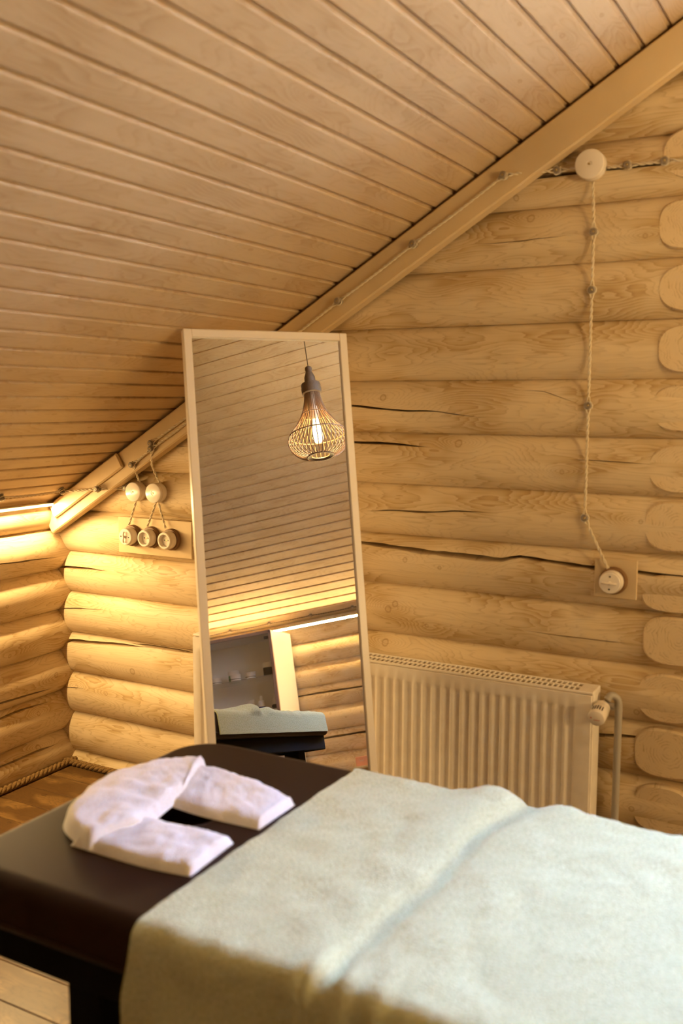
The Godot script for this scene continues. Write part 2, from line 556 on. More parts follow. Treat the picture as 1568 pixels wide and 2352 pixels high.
func build_walls() -> void:
	# back wall (a gable with one window, right of what the photograph shows)
	var st := st_new()
	slab(st, -0.3, WX0, -0.2, 3.4, -0.25, -0.075)
	slab(st, WX1, XM + 0.3, -0.2, 3.4, -0.25, -0.075)
	slab(st, WX0, WX1, -0.2, WY0, -0.25, -0.075)
	slab(st, WX0, WX1, WY1, 3.4, -0.25, -0.075)
	var wb := structure("wall_back", done(st), M.backing, "gable wall of whitewashed logs behind the radiator")
	for k in 19:
		var y := Y0 - 6 * P + k * P
		var a := maxf(-0.1, (y - H0) / TAN - 0.12)
		var b := minf(XM + 0.1, XM + (HR - y) / TAN + 0.12)
		if a > b - 0.1: continue
		if y + P > WY0 + 0.01 and y < WY1 - 0.01 and a < WX0:
			add_log(wb, a, WX0, y, pick(CRACKS_BACK, k), 100 + k)
			add_log(wb, WX1, b, y, [], 150 + k)
		else:
			add_log(wb, a, b, y, pick(CRACKS_BACK, k), 100 + k)
	# sawn ends of the cross wall, flush in the back wall
	var ends := [[1, 2.565, 0.55, 0.098, 0.086], [2, 2.57, 0.5, 0.092, 0.084], [3, 2.575, 0.52, 0.1, 0.085], [4, 2.575, 0.5, 0.1, 0.084], [5, 2.59, 0.52, 0.1, 0.083], [6, 2.58, 0.34, 0.1, 0.064], [7, 2.575, 0.5, 0.094, 0.084], [8, 2.58, 0.48, 0.095, 0.08], [9, 2.585, 0.5, 0.098, 0.078], [10, 2.6, 0.48, 0.1, 0.079], [11, 2.595, 0.48, 0.1, 0.078], [12, 2.59, 0.5, 0.102, 0.08], [13, 2.62, 0.62, 0.13, 0.085]]
	for e in ends:
		var y: float = Y0 - 6 * P + (e[0] + e[2]) * P
		var se := st_new()
		var rim := []
		var rng2 := RandomNumberGenerator.new()
		rng2.seed = 900 + e[0]
		var pw := rng2.randf_range(2.2, 3.0)
		for j in 40:
			var a := TAU * j / 40
			var cs := cos(a)
			var sn := sin(a)
			rim.append(Vector3(signf(cs) * pow(absf(cs), 2.0 / pw) * e[3], signf(sn) * pow(absf(sn), 2.0 / pw) * (e[4] - 0.006), 0.0))
		se.set_smooth_group(-1)
		for j in 40:
			var p: Vector3 = rim[j]
			var q: Vector3 = rim[(j + 1) % 40]
			var up := func(v: Vector3) -> Vector2: return Vector2(0.5 + v.x / 0.24, 0.5 - v.y / 0.24)
			var pm: Vector3 = p * 0.99 + Vector3(0, 0, 0.034)
			var qm: Vector3 = q * 0.99 + Vector3(0, 0, 0.034)
			var pi: Vector3 = p * 0.93 + Vector3(0, 0, 0.0415)
			var qi: Vector3 = q * 0.93 + Vector3(0, 0, 0.0415)
			var c := Vector3(0, 0, 0.0415)
			vert(se, c, up.call(c)); vert(se, qi, up.call(q)); vert(se, pi, up.call(p))
			quad(se, p, q, qm, pm, up.call(p), up.call(q), up.call(q), up.call(p))
			quad(se, pm, qm, qi, pi, up.call(p), up.call(q), up.call(q), up.call(p))
		var o := obj("log_end", done(se), M.end[e[0] % 4], wb)
		o.position = Vector3(e[1], y, 0)
		o.rotation.z = 0.0
	# left wall
	st = st_new()
	slab(st, 0.0, ZF + 0.2, -0.2, 1.19, -0.25, -0.075)
	var wl := structure("wall_left", done(st), M.backing, "low knee wall of whitewashed logs lit from above by the light strip")
	wl.transform = Transform3D(Basis(Vector3(0, 0, -1), Vector3.UP, Vector3.RIGHT), Vector3(0, 0, ZF))
	for k in 8:
		var y := Y0 + 0.1 - 7 * P + k * P
		var o := obj("log", log_mesh(0.0, ZF + 0.1, pick(CRACKS_LEFT, k), 200 + k), M.log, wl)
		o.position.y = y
	# right wall
	st = st_new()
	slab(st, -0.2, ZF + 0.1, -0.2, 1.66, -0.25, -0.075)
	var wr := structure("wall_right", done(st), M.backing, "log wall opposite, seen in the mirror, with the white cabinet")
	wr.transform = Transform3D(Basis(Vector3(0, 0, 1), Vector3.UP, Vector3(-1, 0, 0)), Vector3(XM, 0, -0.1))
	for k in 10:
		var o := obj("log", log_mesh(0.0, ZF + 0.1, pick(CRACKS_RIGHT, k), 300 + k), M.log, wr)
		o.position.y = 1.448 - 9 * P + k * P
	# front wall, behind the camera
	st = st_new()
	slab(st, -0.3, XM + 0.3, -0.2, 3.4, -0.25, -0.075)
	var wf := structure("wall_front", done(st), M.backing, "log gable wall behind the viewer")
	wf.transform = Transform3D(Basis(Vector3(-1, 0, 0), Vector3.UP, Vector3(0, 0, -1)), Vector3(XM, 0, ZF))
	for k in 19:
		var y := Y0 - 6 * P + k * P
		var a := maxf(-0.1, (y - HR) / TAN - 0.12)
		var b := minf(XM + 0.1, XM - (y - H0) / TAN + 0.12)
		if a < b - 0.1: add_log(wf, a, b, y, [], 400 + k)

func build_window() -> void:
	var w := Node3D.new()
	w.name = "window_1"
	add_child(w)
	tag(w, "two-light timber window in the back wall right of the radiator", "", "", "structure")
	var cx := (WX0 + WX1) / 2
	var cy := (WY0 + WY1) / 2
	var st := st_new()
	var W := WX1 - WX0
	var H := WY1 - WY0
	for s in [-1, 1]:
		cbox(st, Vector3(0.05, H, 0.3), 0.003, at(Vector3(cx + s * (W / 2 - 0.025), cy, -0.11)))
		cbox(st, Vector3(W, 0.05, 0.3), 0.003, at(Vector3(cx, cy + s * (H / 2 - 0.025), -0.11)))
	cbox(st, Vector3(0.05, H, 0.05), 0.003, at(Vector3(cx, cy, -0.21)))
	obj("window_frame", done(st), M.white, w)
	for s in [-1, 1]:
		var g := obj("pane", box_mesh(Vector3(W / 2 - 0.09, H - 0.12, 0.006), 0.001), M.glass, w)
		g.position = Vector3(cx + s * (W / 4 - 0.007), cy, -0.215)
	var sill := obj("window_sill", box_mesh(Vector3(W + 0.1, 0.03, 0.22), 0.004), M.white, w)
	sill.position = Vector3(cx, WY0 - 0.012, 0.02)
	for s in [-1, 1]:
		var ar := obj("casing", box_mesh(Vector3(0.09, H + 0.1, 0.022), 0.003), M.trim, w)
		ar.position = Vector3(cx + s * (W / 2 + 0.02), cy, 0.062)
	var top := obj("casing", box_mesh(Vector3(W + 0.13, 0.09, 0.022), 0.003), M.trim, w)
	top.position = Vector3(cx, WY1 + 0.04, 0.062)

# ---------------------------------------------------------------- ceiling, trim, floor

func board_mesh(w: float, length: float, variant: int) -> ArrayMesh:
	var st := st_new()
	var g := 0.014
	var prof := [Vector2(0.0, -0.012), Vector2(0.0, -0.0016), Vector2(0.0016, 0.0), Vector2(w - g - 0.0028, 0.0), Vector2(w - g - 0.0008, -0.0009), Vector2(w - g, -0.003), Vector2(w - g, -0.0085), Vector2(w, -0.0085), Vector2(w, -0.012)]
	for i in prof.size() - 1:
		var a: Vector2 = prof[i]
		var b: Vector2 = prof[i + 1]
		var va := (variant + 0.05 + 0.9 * a.x / w) / 8.0
		var vb := (variant + 0.05 + 0.9 * b.x / w) / 8.0
		var u := length / 2.4
		st.set_smooth_group(-1)
		quad(st, Vector3(a.x, a.y, 0), Vector3(a.x, a.y, length), Vector3(b.x, b.y, length), Vector3(b.x, b.y, 0), Vector2(variant * 0.37, va), Vector2(variant * 0.37 + u, va), Vector2(variant * 0.37 + u, vb), Vector2(variant * 0.37, vb))
	for z in [0.0, length]:
		face(st, prof.map(func(p): return Vector3(p.x, p.y, z)), Vector3(w / 2, -0.005, length / 2))
	return done(st)

func build_ceiling() -> void:
	var st := st_new()
	var cs := cos(SLOPE)
	var sn := sin(SLOPE)
	var ll := (XR + 0.35) / cs
	var lr := (XM - XR + 0.35) / cs
	cbox(st, Vector3(ll, 0.16, ZF + 0.5), 0.001, Transform3D(Basis(Vector3(0, 0, 1), SLOPE), Vector3(XR - cs * ll / 2 + 0.04, H0 + TAN * (XR - cs * ll / 2 + 0.04) + 0.095 / cs, ZF / 2)))
	cbox(st, Vector3(lr, 0.16, ZF + 0.5), 0.001, Transform3D(Basis(Vector3(0, 0, 1), -SLOPE), Vector3(XR + cs * lr / 2 - 0.04, HR + TAN * (XM - XR - cs * lr / 2 + 0.04) + 0.095 / cs, ZF / 2)))
	var ceil := structure("ceiling", done(st), M.backing, "sloping boarded ceiling of pale grooved planks")
	var meshes := []
	var mr := []
	for v in 8:
		meshes.append(board_mesh(0.08513, ZF + 0.16, v))
		mr.append(board_mesh(0.0893, ZF + 0.16, v))
	for j in range(-25, 21):
		var x := 1.86227 + j * 0.072851
		if x > XR + 0.02: continue
		var o := obj("board", meshes[(j * 5 + 40 + (j + 50) / 8) % 8], M.board, ceil)
		o.transform = Transform3D(Basis(Vector3(cs, sn, 0), Vector3(sn, -cs, 0), Vector3(0, 0, -1)), Vector3(x, H0 + TAN * x, ZF + 0.08))
	var n := int((XM - XR) / (0.0893 * cs)) + 1
	for j in n + 1:
		var x := XM - 0.045 - j * 0.0893 * cs
		if x < XR - 0.05: continue
		var o := obj("board", mr[(j * 3) % 8], M.board, ceil)
		o.transform = Transform3D(Basis(Vector3(-cs, sn, 0), Vector3(-sn, -cs, 0), Vector3(0, 0, 1)), Vector3(x, HR + TAN * (XM - x), -0.08))
	# raking trim boards where the slopes meet the gable
	var len_l := 3.36 / cs
	st = st_new()
	cbox(st, Vector3(len_l, 0.108, 0.05), 0.005, Transform3D(Basis(Vector3(0, 0, 1), SLOPE), Vector3(0.03 + 1.66, H0 + TAN * 1.69 - 0.064 / cs, 0.078)))
	structure("trim_1", done(st), M.trim, "long raking trim board between ceiling slope and log gable")
	st = st_new()
	var mid := 0.245
	cbox(st, Vector3(0.45, 0.066, 0.016), 0.006, Transform3D(Basis(Vector3(0, 0, 1), SLOPE), Vector3(mid, H0 + TAN * mid - 0.043 / cs, 0.1105)))
	structure("trim_2", done(st), M.trim, "short bevelled batten laid over the low end of the raking trim")
	st = st_new()
	var xr := XR + 1.3
	cbox(st, Vector3(2.6 / cs, 0.104, 0.05), 0.003, Transform3D(Basis(Vector3(0, 0, 1), -SLOPE), Vector3(xr, HR + TAN * (XM - xr) - 0.059 / cs, 0.078)))
	structure("trim_3", done(st), M.trim, "raking trim board under the other ceiling slope")

func build_floor() -> void:
	var st := st_new()
	slab(st, -0.2, XM + 0.2, -0.16, -0.022, -0.2, ZF + 0.2)
	var fl := structure("floor", done(st), M.backing, "dark-stained plank floor")
	var w := 0.135
	var z := 1.404 - 11 * w
	var k := 0
	while z < ZF + 0.1:
		var sp := st_new()
		var v := k % 4
		var c := 0.0016
		var prof := [Vector2(0.0012, -0.022), Vector2(0.0012, -c), Vector2(0.0012 + c, 0), Vector2(w - 0.0012 - c, 0), Vector2(w - 0.0012, -c), Vector2(w - 0.0012, -0.022)]
		sp.set_smooth_group(-1)
		for i in prof.size() - 1:
			var a: Vector2 = prof[i]
			var b: Vector2 = prof[i + 1]
			var va := (v + 0.04 + 0.92 * a.x / w) / 4.0
			var vb := (v + 0.04 + 0.92 * b.x / w) / 4.0
			var u0 := k * 0.271
			quad(sp, Vector3(XM + 0.05, a.y, a.x), Vector3(-0.05, a.y, a.x), Vector3(-0.05, b.y, b.x), Vector3(XM + 0.05, b.y, b.x), Vector2(u0 + 3.05, va), Vector2(u0, va), Vector2(u0, vb), Vector2(u0 + 3.05, vb))
		var o := obj("plank", done(sp), M.floor, fl)
		o.position.z = z
		z += w
		k += 1

func rope(called: String, a: Vector3, b: Vector3, label: String) -> void:
	var o := Node3D.new()
	o.name = called
	add_child(o)
	o.position = a
	tag(o, label, "", "", "structure")
	var d := b - a
	var n := int(d.length() / 0.006)
	var t := d.normalized()
	var side := t.cross(Vector3.UP).normalized()
	for s in 3:
		var pts := PackedVector3Array()
		for i in n + 1:
			var f := float(i) / n
			var ph := f * d.length() / 0.075 * TAU + s * TAU / 3.0
			pts.append(d * f + (side * cos(ph) + Vector3.UP * sin(ph)) * 0.0072)
		var st := st_new()
		tube(st, pts, 0.0088, 6)
		obj("strand", done(st), M.rope, o)

# ---------------------------------------------------------------- wiring

func knob(p: Vector3, n: Vector3, label: String, group: String) -> void:
	var o := thing("ceramic_insulator", label, "insulator", p, group)
	var y := n.normalized()
	var x := y.cross(Vector3(0.3, 0.2, 1).normalized() if absf(y.z) < 0.9 else Vector3.UP).normalized()
	o.basis = Basis(x, y, x.cross(y)).scaled(Vector3.ONE * 1.2)
	obj("body", lathe_mesh([Vector2(0.0105, 0), Vector2(0.0105, 0.004), Vector2(0.0066, 0.0075), Vector2(0.0064, 0.012), Vector2(0.0095, 0.0155), Vector2(0.0095, 0.019), Vector2(0.0075, 0.021), Vector2(0.0036, 0.0212), Vector2(0.0036, 0.019), Vector2(0, 0.019)], 16), M.knob, o)
	obj("screw", lathe_mesh([Vector2(0.0028, 0.018), Vector2(0.0028, 0.0208), Vector2(0.0018, 0.0216), Vector2(0, 0.0216)], 10), M.brass, o)

# Twisted pair through pts; pts flagged in eyes part round an insulator there.
func cord(pts: Array, eyes: Array, normal: Vector3, label: String, m: Material, start_tight := true) -> Node3D:
	var o := thing("twisted_cord", label, "cord", pts[0], "twisted cords of the open wiring")
	var strands := [PackedVector3Array(), PackedVector3Array()]
	var n := normal.normalized()
	for i in pts.size() - 1:
		var a: Vector3 = pts[i]
		var b: Vector3 = pts[i + 1]
		var L := (b - a).length()
		var t := (b - a) / L
		var side := n.cross(t).normalized()
		var half := maxi(2, int(round(L / 0.021)))
		var steps := half * 5
		for k in steps + (1 if i == pts.size() - 2 else 0):
			var f := float(k) / steps
			var s := f * L
			var amp := 0.0026
			if eyes[i]: amp += 0.0108 * exp(-pow(s / 0.014, 2.0))
			if eyes[i + 1]: amp += 0.0108 * exp(-pow((L - s) / 0.014, 2.0))
			var ph := PI * half * f
			var sag := -0.004 * sin(PI * f) * minf(L, 0.4) / 0.4
			var base := a + t * s - Vector3(0, -sag, 0)
			var big := amp > 0.006
			var off := side * cos(ph) * amp + n * sin(ph) * minf(amp, 0.0026)
			if big: off = side * signf(cos(ph) + 0.0001) * amp
			strands[0].append(base + off - pts[0])
			strands[1].append(base - off - pts[0])
	for s in 2:
		var st := st_new()
		tube(st, strands[s], 0.0027, 5)
		obj("strand", done(st), m, o)
	return o

func ceramic_box(p: Vector3, r: float, label: String) -> void:
	var o := thing("junction_box", label, "junction box", p, "round ceramic junction boxes")
	o.rotation.x = PI / 2
	obj("body", lathe_mesh([Vector2(0.0, 0), Vector2(r * 0.97, 0), Vector2(r, 0.003), Vector2(r, 0.024), Vector2(r * 0.985, 0.0255)], 40), M.ceramic, o)
	obj("lid", lathe_mesh([Vector2(r * 0.985, 0.0262), Vector2(r, 0.0275), Vector2(r, 0.036), Vector2(r * 0.96, 0.0402), Vector2(r * 0.9, 0.0415), Vector2(0.009, 0.042), Vector2(0.0085, 0.0405), Vector2(0, 0.0405)], 40), M.ceramic, o)
	obj("screw", lathe_mesh([Vector2(0.0035, 0.040), Vector2(0.0035, 0.0424), Vector2(0.002, 0.043), Vector2(0, 0.043)], 12), M.brass, o)

func socket_base(o: Node3D, r: float) -> void:
	obj("wooden_ring", lathe_mesh([Vector2(0, 0), Vector2(r * 1.22, 0), Vector2(r * 1.22, 0.005), Vector2(r * 1.18, 0.007), Vector2(r * 1.18, 0.009), Vector2(r * 1.2, 0.010), Vector2(r * 1.2, 0.014), Vector2(r * 1.14, 0.018), Vector2(r * 0.9, 0.019)], 40), M.ringwood, o)
	obj("housing", lathe_mesh([Vector2(r * 0.98, 0.017), Vector2(r, 0.02), Vector2(r, 0.042), Vector2(r * 0.95, 0.046)], 36), M.ceramic, o)

func wall_switch(p: Vector3, turn: float, label: String) -> void:
	var o := thing("rotary_switch", label, "switch", p)
	o.rotation.x = PI / 2
	var r := 0.036
	socket_base(o, r)
	obj("cover", lathe_mesh([Vector2(r * 0.93, 0.045), Vector2(r * 0.93, 0.051), Vector2(r * 0.87, 0.0535), Vector2(0, 0.0545)], 36), M.ceramic, o)
	var st := st_new()
	var l := obj("lever", done(lever(st)), M.ceramic if turn > 1.0 else M.brass, o)
	l.position.y = 0.0545
	l.rotation.y = turn
	for s in [-1, 1]:
		var h := obj("screw", lathe_mesh([Vector2(0.0026, 0), Vector2(0.0026, 0.0012), Vector2(0, 0.0016)], 10), M.dark, o)
		h.position = Vector3(cos(turn + PI / 2) * s * 0.02, 0.0542, -sin(turn + PI / 2) * s * 0.02)

func lever(st: SurfaceTool) -> SurfaceTool:
	var pts := smooth([Vector3(-0.022, 0.006, 0), Vector3(-0.012, 0.010, 0), Vector3(0, 0.008, 0), Vector3(0.012, 0.010, 0), Vector3(0.022, 0.006, 0)], 4)
	tube(st, pts, 0.0042, 8)
	lathe(st, [Vector2(0.006, -0.002), Vector2(0.006, 0.006), Vector2(0.004, 0.010), Vector2(0, 0.0105)], 12)
	return st

func wall_socket(p: Vector3, label: String) -> void:
	var o := thing("wall_socket", label, "socket", p, "round ceramic sockets below the junction boxes")
	o.rotation.x = PI / 2
	var r := 0.036
	socket_base(o, r)
	obj("cover", lathe_mesh([Vector2(r * 0.93, 0.045), Vector2(r * 0.93, 0.051), Vector2(r * 0.85, 0.054), Vector2(r * 0.72, 0.054), Vector2(r * 0.68, 0.052), Vector2(r * 0.66, 0.036), Vector2(0, 0.036)], 36), M.ceramic, o)
	for s in [-1, 1]:
		var h := obj("contact_hole", lathe_mesh([Vector2(0.0028, 0), Vector2(0.0028, 0.0006), Vector2(0, 0.0006)], 10), M.dark, o)
		h.position = Vector3(s * 0.0095, 0.036, 0)
	obj("screw", lathe_mesh([Vector2(0.0032, 0.0358), Vector2(0.0032, 0.0372), Vector2(0, 0.0376)], 10), M.brass, o)
	for s in [-1, 1]:
		var e := obj("earth_clip", box_mesh(Vector3(0.005, 0.012, 0.0015), 0.0004), M.steel, o)
		e.position = Vector3(0, 0.044, s * r * 0.64)

func build_wiring() -> void:
	var zn := Vector3(0, 0, 1)
	var zw := 0.042      # face of the logs
	var zt := 0.103      # face of the trim board
	var lift := 0.012
	var tr := "small grey insulator on the raking trim"
	var tg := "insulators along the raking trim"
	knob(Vector3(2.032, 2.297, zt), zn, tr + " where the cord leaves the logs", tg)
	knob(Vector3(1.725, 2.111, zt), zn, tr + " halfway from mirror to logs", tg)
	knob(Vector3(1.443, 1.939, zt), zn, tr + " just above the mirror top", tg)
	knob(Vector3(1.02, 1.683, zt), zn, tr + " hidden behind the mirror", tg)
	knob(Vector3(0.602, 1.430, zt), zn, "grey insulator on the trim where the cord splits towards two junction boxes", "")
	knob(Vector3(0.602, 1.408, zt), zn, "grey insulator just under the one where the cord splits", "")
	knob(Vector3(0.502, 1.341, zt), zn, "grey insulator on the trim right above the junction box nearer the corner", "")
	knob(Vector3(0.328, 1.238, 0.1185), zn, "grey insulator at the low end of the trim on the batten", "")
	knob(Vector3(0.41, 1.240, zw - 0.004), zn, "grey insulator on the log touching the junction box nearer the corner", "")
	knob(Vector3(2.183, 2.308, zw - 0.004), zn, "grey insulator on the log between trim and large junction box", "")
	knob(Vector3(2.398, 2.300, zw - 0.004), zn, "grey insulator on the log between large junction box and topmost sawn log end", "insulators right of the large junction box")
	knob(Vector3(2.506, 2.300, zw - 0.004), zn, "grey insulator touching the topmost sawn log end", "insulators right of the large junction box")
	var vk := ["first grey insulator on the vertical cord below the large junction box", "second grey insulator on the vertical cord below the large junction box", "grey insulator halfway down the vertical cord between junction box and switch", "grey insulator where the vertical cord bends aside towards the wall switch"]
	for i in 4: knob(Vector3(2.303, [2.114, 1.939, 1.585, 1.232][i], zw - 0.006), zn, vk[i], "insulators on the vertical cord")
	var cn := Vector3(sin(SLOPE), -cos(SLOPE), 0)
	knob(Vector3(0.145, 1.2325, 0.148), cn, "grey insulator on the low ceiling edge beside the trim end", "insulators above the left light strip")
	for z in [0.467, 0.80]: knob(Vector3(0.145, 1.2325, z), cn, "grey insulator on the low ceiling edge further along the light strip", "insulators above the left light strip")

	# main run: box - trim - behind the mirror - split
	cord([Vector3(2.25, 2.307, zw + lift), Vector3(2.183, 2.308, zw + lift), Vector3(2.09, 2.303, zt - 0.005), Vector3(2.032, 2.297, zt + lift), Vector3(1.725, 2.111, zt + lift), Vector3(1.443, 1.939, zt + lift), Vector3(1.02, 1.683, zt + lift), Vector3(0.602, 1.430, zt + lift)], [false, true, false, true, true, true, true, true], zn, "cream twisted cord running down the raking trim behind the mirror", M.cord)
	cord([Vector3(1.02, 1.66, zt + 0.006), Vector3(0.80, 1.527, zt + 0.008), Vector3(0.602, 1.408, zt + lift)], [false, false, true], zn, "second cream twisted cord beside the first on the trim left of the mirror", M.cord)
	cord([Vector3(0.602, 1.408, zt + lift), Vector3(0.502, 1.341, zt + lift), Vector3(0.497, 1.30, zw + 0.04), Vector3(0.485, 1.268, zw + lift)], [true, true, false, false], zn, "short twisted cord dropping from trim to the junction box nearer the corner", M.cord)
	cord([Vector3(0.602, 1.408, zt + lift), Vector3(0.580, 1.340, zw + 0.045), Vector3(0.588, 1.29, zw + 0.025), Vector3(0.592, 1.268, zw + lift)], [true, false, false, false], zn, "short twisted cord dropping from trim to the junction box nearer the mirror", M.cord)
	cord([Vector3(0.145 + 0.006, 1.2325 - 0.011, 2.6), Vector3(0.145 + 0.006, 1.2325 - 0.011, 0.80), Vector3(0.145 + 0.006, 1.2325 - 0.011, 0.467), Vector3(0.145 + 0.006, 1.2325 - 0.011, 0.148)], [false, true, true, true], cn, "tan twisted cord above the light strip along the low ceiling edge", M.cord)
	cord([Vector3(0.151, 1.2215, 0.148), Vector3(0.20, 1.224, 0.13), Vector3(0.328, 1.238, 0.1185 + lift), Vector3(0.41, 1.240, zw + lift), Vector3(0.44, 1.240, zw + lift)], [true, false, true, true, false], zn, "twisted cord crossing the low end of the trim to the junction box", M.cord)
	cord([Vector3(2.34, 2.300, zw + lift), Vector3(2.398, 2.300, zw + lift), Vector3(2.506, 2.300, zw + lift), Vector3(2.70, 2.296, zw + lift), Vector3(2.855, 2.292, zw + lift)], [false, true, true, false, false], zn, "twisted cord leading right from the large junction box", M.cord)
	cord([Vector3(2.296, 2.262, zw + lift), Vector3(2.303, 2.114, zw + lift), Vector3(2.303, 1.939, zw + lift), Vector3(2.303, 1.585, zw + lift), Vector3(2.303, 1.232, zw + lift), Vector3(2.385, 1.078, zw + 0.025)], [false, true, true, true, true, false], zn, "long vertical twisted cord from junction box down to the wall switch", M.cord)
	cord([Vector3(0.466, 1.190, zw + lift), Vector3(0.440, 1.09, zw + 0.03)], [false, false], zn, "short twisted cord from junction box down to the small rotary switch", M.cord)
	cord([Vector3(0.570, 1.190, zw + lift), Vector3(0.536, 1.09, zw + 0.03)], [false, false], zn, "short twisted cord from junction box down to the middle socket", M.cord)
	cord([Vector3(0.582, 1.190, zw + lift), Vector3(0.630, 1.09, zw + 0.03)], [false, false], zn, "short twisted cord from junction box down to the socket beside the mirror", M.cord)

	ceramic_box(Vector3(2.289, 2.311, zw - 0.004), 0.045, "large white ceramic junction box high on the gable beside the trim")
	ceramic_box(Vector3(0.470, 1.228, zw - 0.004), 0.040, "white ceramic junction box under the trim, nearer the corner")
	ceramic_box(Vector3(0.575, 1.228, zw - 0.004), 0.040, "white ceramic junction box under the trim, nearer the mirror")

	var b := obj("mounting_board", box_mesh(Vector3(0.38, 0.15, 0.012), 0.002), M.trim, self)
	b.position = Vector3(0.555, 1.045, 0.046)
	tag(b, "flat pale board on the log carrying switch and two sockets", "board")
	b = obj("mounting_board", box_mesh(Vector3(0.132, 0.125, 0.010), 0.002), M.trim, self)
	b.position = Vector3(2.405, 1.045, 0.047)
	tag(b, "small square pale board behind the rotary switch over the split log", "board")
	wall_switch(Vector3(0.447, 1.046, 0.052), 1.5, "small ceramic rotary switch with upright lever beside two sockets")
	wall_socket(Vector3(0.545, 1.046, 0.052), "round ceramic socket between the small rotary switch and the other socket")
	wall_socket(Vector3(0.648, 1.044, 0.052), "round ceramic socket at the mirror end of the mounting board")
	wall_switch(Vector3(2.400, 1.040, 0.052), 3.1, "ceramic rotary switch on dark wooden ring over the big crack above the radiator")

	# the same wiring along the opposite ceiling edge, seen in the mirror
	var rn := Vector3(-sin(SLOPE), -cos(SLOPE), 0)
	var rp := func(z: float) -> Vector3: return Vector3(5.93, HR + TAN * 0.07 - 0.006, z)
	var list := []
	var eyes := []
	for z in [0.9, 1.33, 1.694, 2.056, 2.425, 2.783, 3.15]:
		knob(rp.call(z), rn, "dark insulator above the light strip on the opposite wall", "insulators above the right light strip")
		list.append(rp.call(z) + rn * 0.012)
		eyes.append(true)
	cord(list, eyes, rn, "dark twisted cord above the light strip over the white cabinet", M.darkcord)

# ---------------------------------------------------------------- lamps

func led(called: String, p: Vector3, length: float, dir: Vector3, energy: float, label: String) -> void:
	var o := thing(called, label, "light strip", p)
	var d := dir.normalized()
	var zx := Vector3(0, 0, 1)
	var up := zx.cross(d)
	# local x along the strip, local z against the light
	o.basis = Basis(zx, up, d)
	obj("channel", box_mesh(Vector3(length, 0.020, 0.008), 0.001, at(Vector3(0, 0, -0.006))), M.alu, o)
	var g := mat(lin(1.0, 0.85, 0.6), 0.5)
	g.emission_enabled = true
	g.emission = LED_COLOR
	g.emission_energy_multiplier = 5.0
	obj("diffuser", box_mesh(Vector3(length - 0.01, 0.014, 0.006), 0.002), g, o)
	var l := AreaLight3D.new()
	l.name = "led_light"
	o.add_child(l)
	l.position = Vector3(0, 0, 0.006)
	l.rotation.y = PI
	l.area_size = Vector2(length - 0.02, 0.014)
	l.area_normalize_energy = true
	l.light_color = LED_COLOR
	l.light_energy = energy
	l.area_range = 12.0
	l.shadow_enabled = true

